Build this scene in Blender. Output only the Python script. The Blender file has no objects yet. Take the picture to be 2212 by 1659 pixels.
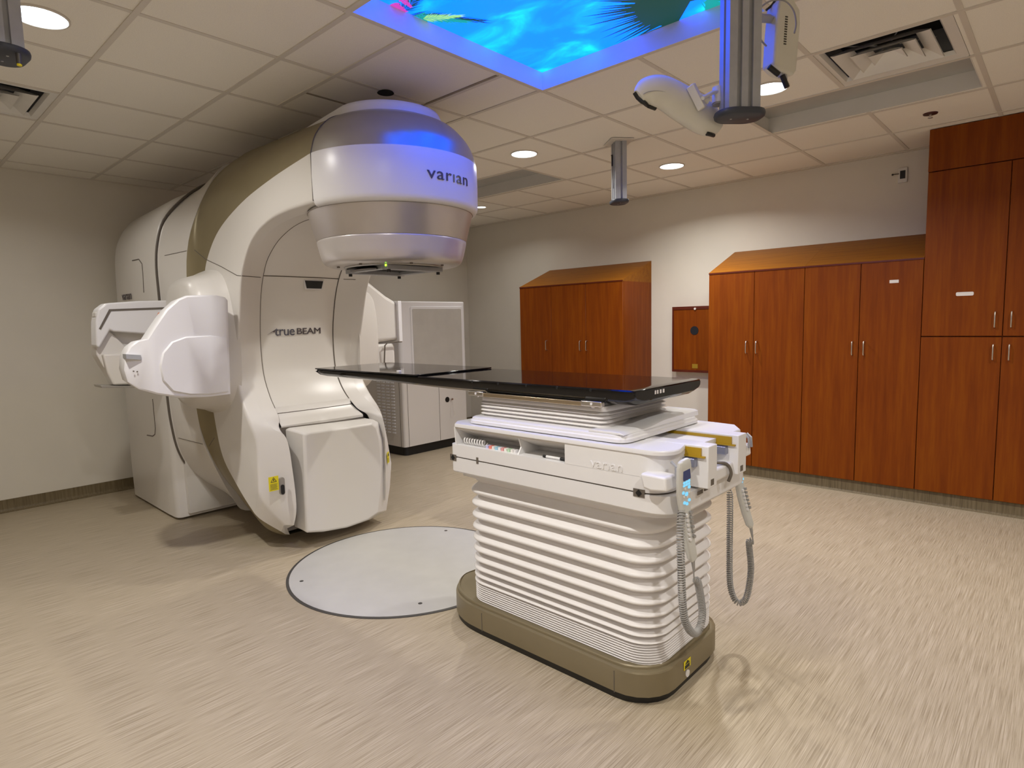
import bpy, bmesh, math, random
from mathutils import Vector, Matrix
random.seed(4)
PI = math.pi
S = bpy.context.scene
COL = S.collection

# ------------------------------------------------------------------ camera
W, H, FPX = 2212, 1659, 1315.908
CAM = Vector((5.9116, 0.0, 1.4105))
YAW, PIT, ROL = [math.radians(a) for a in (132.68225, -5.79765, -1.32055)]
fw = Vector((math.cos(PIT)*math.cos(YAW), math.cos(PIT)*math.sin(YAW), math.sin(PIT)))
rt0 = fw.cross(Vector((0, 0, 1))).normalized()
up0 = rt0.cross(fw)
rt = rt0*math.cos(ROL) + up0*math.sin(ROL)
up = -rt0*math.sin(ROL) + up0*math.cos(ROL)
cd = bpy.data.cameras.new('camera')
cam = bpy.data.objects.new('camera', cd)
COL.objects.link(cam)
m = Matrix((rt, up, -fw)).transposed().to_4x4()
m.translation = CAM
cam.matrix_world = m
cd.sensor_fit = 'HORIZONTAL'
cd.sensor_width = 36
cd.lens = 36*FPX/W
cd.clip_start = 0.02
S.camera = cam

# ------------------------------------------------------------------ world, exposure
wd = bpy.data.worlds.new('world')
S.world = wd
wd.use_nodes = True
wd.node_tree.nodes['Background'].inputs[0].default_value = (1, .93, .82, 1)
wd.node_tree.nodes['Background'].inputs[1].default_value = 0.0
S.view_settings.view_transform = 'Standard'
S.view_settings.look = 'None'
S.view_settings.exposure = 0.12
S.view_settings.gamma = 1
S.view_settings.use_curve_mapping = False

# room
CE = 2.692
XW, YR = -.268, 5.845
XE, YS = 8.2, -1.6
TL = .6096
# recessed lamps (x, y, radius)
LAMPS = [(2.745, 3.63, .095), (3.344, 4.834, .095), (2.749, .647, .095), (4.577, 3.646, .095),
         (4.577, .64, .095), (6.41, .64, .095), (6.41, 3.65, .095), (6.41, -1.0, .095), (1.0, 4.89, .05), (.95, .65, .05)]
LP = 20.0

# ------------------------------------------------------------------ helpers
def un(u, v, X=None, Y=None, Z=None):
    d = fw + rt*((u-W/2)/FPX) - up*((v-H/2)/FPX)
    if X is not None: t = (X-CAM.x)/d.x
    elif Y is not None: t = (Y-CAM.y)/d.y
    else: t = (Z-CAM.z)/d.z
    return CAM + d*t

def nodes(name):
    mt = bpy.data.materials.new(name)
    mt.use_nodes = True
    nt = mt.node_tree
    return mt, nt, nt.nodes['Principled BSDF']

def setp(b, **k):
    names = dict(col='Base Color', rough='Roughness', metal='Metallic', coat='Coat Weight', crough='Coat Roughness',
                 ecol='Emission Color', estr='Emission Strength', spec='Specular IOR Level')
    for a, v in k.items():
        b.inputs[names[a]].default_value = (*v, 1) if isinstance(v, tuple) else v

def mat(name, col, rough=.45, metal=0, var=.04, scale=8, bump=0, bscale=300, **k):
    """procedural surface: base colour with a little noise in tone and roughness"""
    mt, nt, b = nodes(name)
    setp(b, rough=rough, metal=metal, **k)
    tc = nt.nodes.new('ShaderNodeTexCoord')
    n = nt.nodes.new('ShaderNodeTexNoise'); n.inputs['Scale'].default_value = scale; n.inputs['Detail'].default_value = 3
    nt.links.new(tc.outputs['Object'], n.inputs['Vector'])
    r = nt.nodes.new('ShaderNodeValToRGB')
    r.color_ramp.elements[0].position = .3; r.color_ramp.elements[1].position = .7
    r.color_ramp.elements[0].color = (*[c*(1-var) for c in col], 1)
    r.color_ramp.elements[1].color = (*[min(1, c*(1+var)) for c in col], 1)
    nt.links.new(n.outputs['Fac'], r.inputs['Fac'])
    nt.links.new(r.outputs['Color'], b.inputs['Base Color'])
    if bump:
        n2 = nt.nodes.new('ShaderNodeTexNoise'); n2.inputs['Scale'].default_value = bscale
        nt.links.new(tc.outputs['Object'], n2.inputs['Vector'])
        bp = nt.nodes.new('ShaderNodeBump'); bp.inputs['Strength'].default_value = bump; bp.inputs['Distance'].default_value = .002
        nt.links.new(n2.outputs['Fac'], bp.inputs['Height'])
        nt.links.new(bp.outputs['Normal'], b.inputs['Normal'])
    return mt

def streaks(name, cols, sc, rough, axis_scale, bump=0, coat=0, spec=.5):
    mt, nt, b = nodes(name)
    setp(b, rough=rough, coat=coat, crough=.2, spec=spec)
    tc = nt.nodes.new('ShaderNodeTexCoord')
    mp = nt.nodes.new('ShaderNodeMapping'); mp.inputs['Scale'].default_value = axis_scale
    nt.links.new(tc.outputs['Object'], mp.inputs['Vector'])
    n = nt.nodes.new('ShaderNodeTexNoise'); n.inputs['Scale'].default_value = sc; n.inputs['Detail'].default_value = 6; n.inputs['Roughness'].default_value = .65
    nt.links.new(mp.outputs['Vector'], n.inputs['Vector'])
    r = nt.nodes.new('ShaderNodeValToRGB')
    els = r.color_ramp.elements
    while len(els) < len(cols): els.new(.5)
    for e, (p, c) in zip(els, cols): e.position = p; e.color = (*c, 1)
    nt.links.new(n.outputs['Fac'], r.inputs['Fac'])
    nt.links.new(r.outputs['Color'], b.inputs['Base Color'])
    if bump:
        bp = nt.nodes.new('ShaderNodeBump'); bp.inputs['Strength'].default_value = bump; bp.inputs['Distance'].default_value = .001
        nt.links.new(n.outputs['Fac'], bp.inputs['Height']); nt.links.new(bp.outputs['Normal'], b.inputs['Normal'])
    return mt

def emit(name, col, s):
    mt, nt, b = nodes(name)
    setp(b, col=(0.02, .02, .02), ecol=col, estr=s, rough=.5)
    return mt

M = {}
M['wall'] = mat('wall_paint', (.72, .68, .60), .62, var=.02, scale=3, bump=.12, bscale=120)
M['floor'] = streaks('vinyl_floor', [(.30, (.23, .175, .11)), (.45, (.375, .31, .215)), (.56, (.465, .39, .285)), (.70, (.565, .49, .375))], 1.0, .42, (330, 4.2, 1), spec=.4)
M['cove'] = streaks('vinyl_cove_base', [(.25, (.09, .068, .035)), (.5, (.16, .122, .065)), (.8, (.22, .17, .10))], 1.0, .5, (90, 90, 5), spec=.3)
M['tile'] = mat('ceiling_tile', (.86, .82, .74), .9, var=.05, scale=260, bump=.35, bscale=420)
M['grid'] = mat('ceiling_grid', (.66, .61, .54), .55, var=.02)
M['gridgap'] = mat('grid_reveal_line', (.30, .25, .19), .7, var=.02)  # darker brown for the thin reveal lines in the ceiling
M['whitemetal'] = mat('painted_white_metal', (.74, .72, .68), .4, var=.02)
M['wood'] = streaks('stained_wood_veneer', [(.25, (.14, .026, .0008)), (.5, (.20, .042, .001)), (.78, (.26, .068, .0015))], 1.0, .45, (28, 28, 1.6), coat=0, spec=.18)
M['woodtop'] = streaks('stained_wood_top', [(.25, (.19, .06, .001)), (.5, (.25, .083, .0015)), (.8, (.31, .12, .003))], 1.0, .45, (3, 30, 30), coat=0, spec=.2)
M['woodedge'] = streaks('dark_wood_edge', [(.3, (.075, .008, .002)), (.7, (.12, .016, .004))], 1.0, .35, (5, 5, 5))
M['chrome'] = mat('brushed_steel', (.62, .58, .52), .28, 1, var=.03)
M['alu'] = mat('anodised_aluminium', (.40, .41, .43), .42, .25, var=.04, scale=40)
M['aludark'] = mat('aluminium_groove', (.10, .095, .09), .5, .6)
M['cap'] = mat('dark_blue_grey_plastic', (.035, .040, .055), .5)
M['black'] = mat('black_plastic', (.008, .008, .008), .45)
M['hole'] = mat('black_opening', (.003, .003, .003), .9)
M['mach'] = mat('warm_white_enamel', (.70, .67, .63), .34, var=.015, scale=2)
M['machw'] = mat('white_enamel', (.78, .77, .78), .32, var=.012, scale=2)
M['silver'] = mat('silver_lacquer', (.42, .40, .37), .30, .65, var=.02)
M['gold'] = mat('champagne_lacquer', (.27, .225, .13), .42, .35, var=.03)
M['cone'] = mat('pearl_head_shell', (.60, .56, .54), .30, .35, var=.02)
M['seam'] = mat('panel_seam', (.13, .11, .09), .6)
M['carbon'] = mat('gloss_black_carbon', (.004, .0036, .004), .06, var=.1, spec=.42)
M['couchw'] = mat('couch_white_enamel', (.79, .78, .785), .33, var=.012)
M['bellow'] = mat('bellows_fabric', (.80, .775, .77), .42, var=.02)
M['base'] = mat('bronze_base_lacquer', (.235, .195, .12), .36, .3, var=.03)
M['plate'] = mat('grey_floor_plate', (.52, .51, .49), .42, .15, var=.03, bump=.15, bscale=500)
M['yellow'] = mat('warning_yellow', (.80, .68, .01), .5)
M['ink'] = mat('dark_ink', (.03, .028, .02), .5)
M['logo'] = mat('polished_logo', (.13, .13, .17), .3, .6)
M['logodark'] = mat('dark_logo', (.09, .075, .085), .35, .3)
M['railyel'] = mat('amber_rail', (.42, .26, .008), .35)
M['railblue'] = mat('steel_blue_rail', (.30, .32, .42), .3, .8)
M['pend'] = mat('pendant_shell', (.60, .60, .57), .42)
M['cord'] = mat('grey_cord', (.33, .32, .31), .5)
M['paper'] = mat('paper_label', (.80, .76, .72), .6)
M['orange'] = mat('orange_lever', (.55, .12, .02), .4)
M['podw'] = mat('pod_shell', (.68, .66, .58), .35)
M['screen'] = emit('pendant_screen_glow', (.015, .022, .07), 1.0)
M['glow'] = emit('button_glow', (.22, .66, .95), .95)
M['green'] = emit('green_led', (.3, 1, .02), 5)
M['lamp'] = emit('lamp_glass', (.80, .92, 1.0), 5.5)
M['frond'] = emit('backlit_frond_print', (.0, .05, .035), 1)
M['frond2'] = emit('backlit_teal_print', (.0, .35, .33), 1)
M['frond3'] = emit('backlit_lime_print', (.35, .75, .25), 1)
M['flower'] = emit('backlit_flower_print', (.6, .05, .45), 1)
# skylight print: blue sky with soft cloud
def skymat():
    mt, nt, b = nodes('backlit_sky_print')
    tc = nt.nodes.new('ShaderNodeTexCoord')
    mp = nt.nodes.new('ShaderNodeMapping'); mp.inputs['Scale'].default_value = (2.2, 4.2, 1)
    nt.links.new(tc.outputs['Object'], mp.inputs['Vector'])
    n = nt.nodes.new('ShaderNodeTexNoise'); n.inputs['Scale'].default_value = 1.3; n.inputs['Detail'].default_value = 8; n.inputs['Distortion'].default_value = .6
    nt.links.new(mp.outputs['Vector'], n.inputs['Vector'])
    r = nt.nodes.new('ShaderNodeValToRGB')
    els = r.color_ramp.elements
    els.new(.6)
    for e, (p, c) in zip(els, [(.46, (0, .066, 1)), (.57, (0, .10, 1)), (.76, (.001, .25, 1))]): e.position = p; e.color = (*c, 1)
    nt.links.new(n.outputs['Fac'], r.inputs['Fac'])
    nt.links.new(r.outputs['Color'], b.inputs['Emission Color'])
    setp(b, col=(0, 0, 0), estr=4.6, rough=.4)
    return mt
M['sky'] = skymat()

# ---- mesh building
def B(): return bmesh.new()

def box(bm, x0, x1, y0, y1, z0, z1):
    v = [bm.verts.new((x, y, z)) for x in (x0, x1) for y in (y0, y1) for z in (z0, z1)]
    for f in ((0, 1, 3, 2), (4, 6, 7, 5), (0, 4, 5, 1), (2, 3, 7, 6), (0, 2, 6, 4), (1, 5, 7, 3)):
        bm.faces.new([v[i] for i in f])
    return bm

def loft(bm, rings, closed=True, cap=True):
    vs = [[bm.verts.new(p) for p in r] for r in rings]
    n = len(vs[0])
    for a, b in zip(vs, vs[1:]):
        for i in range(n if closed else n-1):
            j = (i+1) % n
            bm.faces.new((a[i], a[j], b[j], b[i]))
    if cap and closed:
        bm.faces.new(list(reversed(vs[0]))); bm.faces.new(vs[-1])
    return bm

def prism(bm, pts, axis, a0, a1):
    def P(p, a):
        return {'x': (a, p[0], p[1]), 'y': (p[0], a, p[1]), 'z': (p[0], p[1], a)}[axis]
    return loft(bm, [[P(p, a0) for p in pts], [P(p, a1) for p in pts]])

def cyl(bm, c, r, h, axis='z', n=24, r2=None):
    r2 = r if r2 is None else r2
    rr = []
    for k, (a, q) in enumerate(((0, r), (h, r2))):
        ring = []
        for i in range(n):
            t = 2*PI*i/n
            u, v = q*math.cos(t), q*math.sin(t)
            ring.append({'z': (c[0]+u, c[1]+v, c[2]+a), 'x': (c[0]+a, c[1]+u, c[2]+v), 'y': (c[0]+u, c[1]+a, c[2]+v)}[axis])
        rr.append(ring)
    return loft(bm, rr)

def revolve(bm, prof, cx, cy, n=64, a0=0, a1=2*PI, sx=1, sy=1):
    full = abs(a1-a0-2*PI) < 1e-6
    rings = []
    for r, z in prof:
        rings.append([(cx+sx*r*math.cos(a0+(a1-a0)*i/(n if full else n-1)), cy+sy*r*math.sin(a0+(a1-a0)*i/(n if full else n-1)), z) for i in range(n)])
    return loft(bm, rings, closed=full, cap=full)

def tube(bm, pts, r, n=8, cap=True):
    pts = [Vector(p) for p in pts]
    rings = []
    prev = None
    for i, p in enumerate(pts):
        t = (pts[min(i+1, len(pts)-1)]-pts[max(i-1, 0)]).normalized()
        a = prev if prev is not None else (Vector((0, 0, 1)) if abs(t.z) < .9 else Vector((1, 0, 0)))
        s = (a - t*a.dot(t)).normalized()
        prev = s
        q = t.cross(s)
        rr = r[i] if isinstance(r, (list, tuple)) else r
        rings.append([p + (s*math.cos(2*PI*k/n)+q*math.sin(2*PI*k/n))*rr for k in range(n)])
    return loft(bm, rings, cap=cap)

def rrect(x0, x1, y0, y1, r, n=6):
    out = []
    for cx, cy, a in ((x1-r, y1-r, 0), (x0+r, y1-r, PI/2), (x0+r, y0+r, PI), (x1-r, y0+r, 1.5*PI)):
        for i in range(n+1):
            t = a+PI/2*i/n
            out.append((cx+r*math.cos(t), cy+r*math.sin(t)))
    return out

def crom(P, n):
    """Catmull-Rom through tuples of numbers"""
    out = []
    L = len(P)
    for i in range(L-1):
        p0, p1, p2, p3 = P[max(i-1, 0)], P[i], P[i+1], P[min(i+2, L-1)]
        for k in range(n):
            t = k/n
            out.append(tuple(.5*((2*b)+(-a+c)*t+(2*a-5*b+4*c-d)*t*t+(-a+3*b-3*c+d)*t**3) for a, b, c, d in zip(p0, p1, p2, p3)))
    out.append(tuple(P[-1]))
    return out

def wpos(o):
    v = Vector((0, 0, 0))
    while o: v += o.location; o = o.parent
    return v

def obj(name, bm, mt, parent=None, bevel=0, seg=3, ang=35, smooth=True, weld=False, origin=None):
    if weld: bmesh.ops.remove_doubles(bm, verts=bm.verts, dist=1e-5)
    bmesh.ops.recalc_face_normals(bm, faces=bm.faces)
    me = bpy.data.meshes.new(name)
    bm.to_mesh(me); bm.free()
    me.materials.append(M[mt] if isinstance(mt, str) else mt)
    if smooth:
        for p in me.polygons: p.use_smooth = True
        me.set_sharp_from_angle(angle=math.radians(ang))
    o = bpy.data.objects.new(name, me)
    COL.objects.link(o)
    off = wpos(parent) if parent else (Vector(origin) if origin is not None else Vector((0, 0, 0)))
    if off.length: me.transform(Matrix.Translation(-off))
    if parent: o.parent = parent
    elif origin is not None: o.location = off
    if bevel:
        md = o.modifiers.new('bevel', 'BEVEL'); md.width = bevel; md.segments = seg; md.limit_method = 'ANGLE'; md.angle_limit = math.radians(30)
        md.harden_normals = False
    return o

from mathutils.bvhtree import BVHTree
def on_surface(obs, pts, lift=.0015, sub=6):
    """lay a polyline of picture points onto the surface of the given parts"""
    trees = []
    for o in obs:
        w_ = wpos(o)
        trees.append((w_, BVHTree.FromPolygons([v.co+w_ for v in o.data.vertices], [list(p.vertices) for p in o.data.polygons])))
    out = []
    fine = []
    for a, b in zip(pts, pts[1:]):
        for k in range(sub): fine.append((a[0]+(b[0]-a[0])*k/sub, a[1]+(b[1]-a[1])*k/sub))
    fine.append(pts[-1])
    for u, v in fine:
        d = (fw + rt*((u-W/2)/FPX) - up*((v-H/2)/FPX)).normalized()
        best = None
        for w_, tr in trees:
            h = tr.ray_cast(CAM, d)
            if h[0] is not None and (best is None or h[3] < best[3]): best = h
        if best is None: continue
        n = best[1] if best[1].dot(d) < 0 else -best[1]
        out.append(best[0]+n*lift)
    return out
def surf_groove(obs, pts, r, name, par, mt='seam', lift=.0):
    P = on_surface(obs, pts, lift)
    if len(P) < 2: print('no surface for', name, pts); return
    bm = B(); tube(bm, P, r, 6); obj(name, bm, mt, par)

def tag(o, label, cat, group=None):
    o['label'] = label; o['category'] = cat
    if group: o['group'] = group
    return o

def thing(name, label, cat, loc, group=None):
    o = bpy.data.objects.new(name, None)
    COL.objects.link(o); o.location = loc; o.empty_display_size = .1
    return tag(o, label, cat, group)

def struct(name, bm, mt, **k):
    o = obj(name, bm, mt, **k); o['kind'] = 'structure'
    return o

def bend_text(body, size, mt, name, parent, fn, depth=.002, spacing=1.0, xs=1.0, offset=0):
    """text as mesh; fn maps (x right, y up, z out) to a world point"""
    cu = bpy.data.curves.new(name, 'FONT'); cu.body = body; cu.size = size; cu.extrude = depth/2
    cu.align_x = 'CENTER'; cu.align_y = 'CENTER'; cu.space_character = spacing; cu.resolution_u = 4; cu.offset = offset
    to = bpy.data.objects.new(name, cu); COL.objects.link(to)
    dg = bpy.context.evaluated_depsgraph_get()
    me = bpy.data.meshes.new_from_object(to.evaluated_get(dg))
    bpy.data.objects.remove(to); bpy.data.curves.remove(cu)
    bm = B(); bm.from_mesh(me); bpy.data.meshes.remove(me)
    for v in bm.verts:
        v.co = fn(v.co.x*xs, v.co.y, v.co.z+depth/2)
    return obj(name, bm, mt, parent, smooth=False)

# ------------------------------------------------------------------ room shell
bm = B(); box(bm, XW, XE, YS, YR, -.05, 0); struct('floor', bm, 'floor', smooth=False)
bm = B(); box(bm, XW-.1, XW, YS-.1, YR+.1, 0, CE+.3); struct('wall_left', bm, 'wall', smooth=False)
bm = B(); box(bm, XW, XE+.1, YR, YR+.1, 0, CE+.3); struct('wall_back', bm, 'wall', smooth=False)
bm = B(); box(bm, XE, XE+.1, YS-.1, YR, 0, CE+.3); struct('wall_right', bm, 'wall', smooth=False)
bm = B(); box(bm, XW, XE, YS-.1, YS, 0, CE+.3); struct('wall_front', bm, 'wall', smooth=False)

# ceiling with openings: skylight, diffusers, troffers, lamps
SKY = (3.67, 4.89, 1.515, 2.735)
VENTS = [(4.862, 5.457, 3.335, 3.935), (1.216, 1.825, .30, .91)]
TROF = [(4.25, 5.457, 3.94, 4.53), (1.22, 2.44, 3.94, 4.53)]
def gridlines():
    xs = sorted({XW, XE} | {k*TL for k in range(0, 14)} | {SKY[0], SKY[1]} | {v for q in VENTS+TROF for v in q[:2]})
    ys = sorted({YS, YR} | {SKY[2], SKY[3]} | {v for q in VENTS+TROF for v in q[2:]})
    return xs, ys
xs, ys = gridlines()
holes = [SKY]+VENTS+TROF
bm = B()
for a, b in zip(xs, xs[1:]):
    for c, d in zip(ys, ys[1:]):
        mx, my = (a+b)/2, (c+d)/2
        if any(h[0] < mx < h[1] and h[2] < my < h[3] for h in holes): continue
        box(bm, a, b, c, d, CE, CE+.015)
struct('ceiling', bm, 'tile', smooth=False, weld=False)
# slab above
bm = B(); box(bm, XW, XE, YS, YR, CE+.30, CE+.34); struct('trim_4', bm, 'whitemetal', smooth=False)
# T-bars
YL = [2.736+k*TL for k in range(-7, 6)]
bmT = B()
def bar(x0, x1, y0, y1):
    box(bmT, x0, x1, y0, y1, CE-(.0050 if x1-x0 > y1-y0 else .0035), CE+.001)
g = .012
for k in range(-1, 14):
    x = k*TL
    if x < XW: continue
    segs = [(YS, YR)]
    def cut(segs, a, b):
        out = []
        for s, e in segs:
            if b <= s or a >= e: out.append((s, e)); continue
            if s < a: out.append((s, a))
            if e > b: out.append((b, e))
        return out
    for h in holes:
        if h[0]+.03 < x < h[1]-.03: segs = cut(segs, h[2], h[3])
    if SKY[0]-.03 < x < SKY[1]+.03: segs = cut(segs, SKY[2]-.025, SKY[3]+.025)
    for s, e in segs: bar(x-g, x+g, s, e)
for y in YL:
    segs = [(XW, XE)]
    for h in holes:
        if h[2]+.03 < y < h[3]-.03: segs = cut(segs, h[0], h[1])
    if SKY[2]-.03 < y < SKY[3]+.03: segs = cut(segs, SKY[0]-.025, SKY[1]+.025)
    if y > 1.9 and y < 2.3: segs = cut(segs, 2.13, 3.66)
    for s, e in segs: bar(s, e, y-g, y+g)
bar(2.43, 3.645, 1.815-g, 1.815+g); bar(2.43, 3.645, 2.43-g, 2.43+g)
struct('trim_1', bmT, 'grid', smooth=False)
# wall angle around the room
bm = B()
box(bm, XW, XW+.02, YS, YR, CE-.006, CE); box(bm, XW, XE, YR-.02, YR, CE-.006, CE)
struct('trim_2', bm, 'grid', smooth=False)
# thin dark reveal lines of the removable section above the gantry
bm = B()
for a in ((2.745, 3.63, 2.404, 2.414), (2.73, 2.742, 1.83, 2.41)):
    box(bm, a[0], a[1], a[2], a[3], CE-.0045, CE-.0001)
struct('trim_3', bm, 'gridgap', smooth=False)

# cove bases
def cove(name, p0, p1, nrm):
    bm = B()
    prof = [(0, 0), (.03, 0), (.03, .004), (.012, .012), (.006, .03), (.005, .1), (0, .1)]
    rings = [[(p[0]+nrm[0]*a, p[1]+nrm[1]*a, z) for a, z in prof] for p in (p0, p1)]
    loft(bm, rings)
    o = obj(name, bm, 'cove', ang=60)
    o['kind'] = 'structure'
    return o
cove('baseboard_left', (XW, YS), (XW, YR), (1, 0))
cove('baseboard_back', (XW, YR), (3.46, YR), (0, -1))

# ------------------------------------------------------------------ ceiling fittings
def lamp(x, y, r, label):
    t = thing('downlight', label, 'ceiling light', (x, y, CE-.004), 'round recessed downlights in the tile ceiling')
    bm = B()
    revolve(bm, [(r*1.10, CE), (r*1.10, CE-.006), (r*1.02, CE-.008), (r, CE-.003), (r, CE)], x, y, 40)
    obj('trim_ring', bm, 'grid', t)
    bm = B(); cyl(bm, (x, y, CE-.005), r, .004, n=40); obj('lens', bm, 'lamp', t, smooth=False)
    ld = bpy.data.lights.new('downlight_lamp', 'AREA'); ld.shape = 'DISK'; ld.size = r*1.0
    ld.energy = LP*(r/.095)**2; ld.color = (1, .962, .90); ld.spread = math.radians(150)
    lo = bpy.data.objects.new('downlight_lamp', ld); COL.objects.link(lo); lo.parent = t; lo.location = (0, 0, -.012)
labs = ['round downlight just right of the gantry head, beyond the skylight', 'round downlight beside the back wall, right of the hanging centre post',
        'large round downlight at the top left behind the left post', 'round downlight partly hidden behind the right hanging post',
        'round downlight in the ceiling near the viewer, outside the picture', 'round downlight above the viewer', 'round downlight above the tall cabinets, out of frame',
        'round downlight behind the viewer', 'small round downlight at the edge of the gantry head', 'small round downlight over the gantry stand near the left wall']
for (x, y, r), lb in zip(LAMPS, labs): lamp(x, y, r, lb)

# skylight picture
t = thing('ceiling_picture_panel', 'backlit blue sky and palm picture set into a square ceiling recess', 'light panel', ((SKY[0]+SKY[1])/2, (SKY[2]+SKY[3])/2, CE))
D = .088
bm = B()
x0, x1, y0, y1 = SKY
def sqr(g_, z): return [(x0-g_, y0-g_, z), (x1+g_, y0-g_, z), (x1+g_, y1+g_, z), (x0-g_, y1+g_, z)]
loft(bm, [sqr(-.003, CE+D), sqr(-.003, CE-.006), sqr(.0, CE-.006)], cap=False)
obj('recess_frame', bm, 'whitemetal', t, smooth=False)
bm = B(); loft(bm, [sqr(-.002, CE-.001), sqr(-.002, CE-.0055), sqr(.026, CE-.0055), sqr(.026, CE-.0005)], cap=False)
obj('border_trim', bm, 'grid', t, smooth=False)
bm = B(); box(bm, x0, x1, y0, y1, CE+D, CE+D+.01)
pic = obj('sky_picture', bm, 'sky', t, smooth=False)
# fronds printed on the picture (flat, on the panel face)
def frond(cx, cy, a0, a1, n, l0, l1, mt, wd_=.012, z=CE+D-.0008, name='palm_print', solid=0):
    bm = B()
    for i in range(n):
        a = a0+(a1-a0)*i/(n-1)+random.uniform(-.02, .02)
        L = random.uniform(l0, l1)
        d = Vector((math.cos(a), math.sin(a), 0)); s = Vector((-d.y, d.x, 0))
        c = Vector((cx, cy, z - i*1e-6))
        def cl(p): return (min(max(p.x, x0+.001), x1-.001), min(max(p.y, y0+.001), y1-.001), p.z)
        q = [c - s*wd_*.3, c+d*L*.5-s*wd_, c+d*L, c+d*L*.5+s*wd_, c+s*wd_*.3]
        bm.faces.new([bm.verts.new(cl(p)) for p in q])
    if solid:
        ring = [Vector((cx+solid*math.cos(a0+(a1-a0)*k/12), cy+solid*math.sin(a0+(a1-a0)*k/12), z-.0001)) for k in range(13)]
        bm.faces.new([bm.verts.new((cx, cy, z-.0001))]+[bm.verts.new(cl(p)) for p in ring])
    obj(name, bm, mt, pic, smooth=False)
P0 = un(1490, 2, Z=CE+D)
frond(P0.x, P0.y, math.radians(-225), math.radians(15), 64, .34, .50, 'frond', .011, solid=.24)
frond(P0.x+.05, P0.y+.05, math.radians(-20), math.radians(110), 26, .16, .3, 'frond2', .010, CE+D-.0005)
# left bottom fronds: a leaf with a mid rib along which blades sit
def leaf(p, q, n, L, mt, spread=.9, z=CE+D-.0009, wd_=.006, name='palm_leaf_print'):
    bm = B()
    p, q = Vector(p), Vector(q)
    d0 = (q-p).normalized(); 
    for i in range(n):
        f = i/(n-1)
        for sgn in (-1, 1):
            ang = sgn*(spread*(1-f*.75)+random.uniform(-.1, .1))
            d = Vector((d0.x*math.cos(ang)-d0.y*math.sin(ang), d0.x*math.sin(ang)+d0.y*math.cos(ang), 0))
            s = Vector((-d.y, d.x, 0)); l = L*(1-.35*f)*random.uniform(.7, 1.1)
            c = p.lerp(q, f)
            pts = [c-s*wd_*.5, c+d*l*.5-s*wd_, c+d*l, c+d*l*.5+s*wd_, c+s*wd_*.5]
            pts = [Vector((min(max(a.x, x0+.001), x1-.001), min(max(a.y, y0+.001), y1-.001), z-i*1e-6)) for a in pts]
            bm.faces.new([bm.verts.new(a) for a in pts])
    obj(name, bm, mt, pic, smooth=False)
za = CE+D
def U(u, v): 
    w = un(u, v, Z=za); return (w.x, w.y, za)
leaf(U(885, 32), U(1030, 44), 60, .115, 'frond', .55, wd_=.0022)
leaf(U(890, 36), U(1000, 46), 46, .09, 'frond2', .75, z=za-.0011, wd_=.0028)
leaf(U(915, 40), U(990, 34), 26, .06, 'frond3', .9, z=za-.0013, wd_=.0026)
leaf(U(868, 26), U(925, -30), 40, .10, 'frond', .6, z=za-.0010, wd_=.0022)
leaf(U(848, 8), U(872, 22), 14, .035, 'flower', 1.3, z=za-.0014, wd_=.006, name='flower_print')
leaf(U(862, -8), U(885, 12), 12, .03, 'flower', 1.3, z=za-.0015, wd_=.005, name='flower_print')
leaf(U(1530, 25), U(1590, -30), 30, .16, 'frond2', .8, z=za-.0004, wd_=.003)

# diffusers
def diffuser(q, label):
    x0, x1, y0, y1 = q
    cx, cy, h = (x0+x1)/2, (y0+y1)/2, (x1-x0)/2
    t = thing('ceiling_vent', label, 'air vent', (cx, cy, CE), 'square louvred air diffusers in the ceiling')
    def sq(r, z): return [(cx-r, cy-r, z), (cx+r, cy-r, z), (cx+r, cy+r, z), (cx-r, cy+r, z)]
    bm = B(); loft(bm, [sq(h-.001, CE-.002), sq(h*.84, CE+.003), sq(h*.80, CE+.022), sq(h*.81, CE+.024), sq(h*.85, CE+.006), sq(h-.001, CE+.002)], cap=False)
    obj('frame', bm, 'whitemetal', t, ang=30)
    for r in (.70, .47, .25):
        bm = B(); r *= h
        loft(bm, [sq(r, CE-.008), sq(max(r-.075, .002), CE+.034), sq(max(r-.078, .001), CE+.033), sq(r-.003, CE-.010)], cap=False)
        if r < .1: bm.faces.new([bm.verts.new(p) for p in sq(r-.06, CE+.028)])
        obj('louvre', bm, 'whitemetal', t, smooth=False)
    bm = B(); loft(bm, [sq(h*.86, CE+.15), sq(h*.84, CE+.03), sq(h*.80, CE+.024)], cap=False); obj('plenum', bm, 'alu', t, smooth=False)
    bm = B(); box(bm, cx-h*.88, cx+h*.88, cy-h*.88, cy+h*.88, CE+.15, CE+.155)
    obj('duct_opening', bm, 'hole', t, smooth=False)
    for a in (.6, 2.2, 3.6, 5.2):
        bm = B(); tube(bm, [(cx+.05*math.cos(a), cy+.05*math.sin(a), CE+.05), (cx+h*.74*math.cos(a), cy+h*.74*math.sin(a), CE+.07)], .003, 5)
        obj('spreader_wire', bm, 'alu', t)
diffuser(VENTS[0], 'large square louvred diffuser at the upper right, near the tall cabinets')
diffuser(VENTS[1], 'square louvred diffuser at the left picture edge below the left post')

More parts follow.
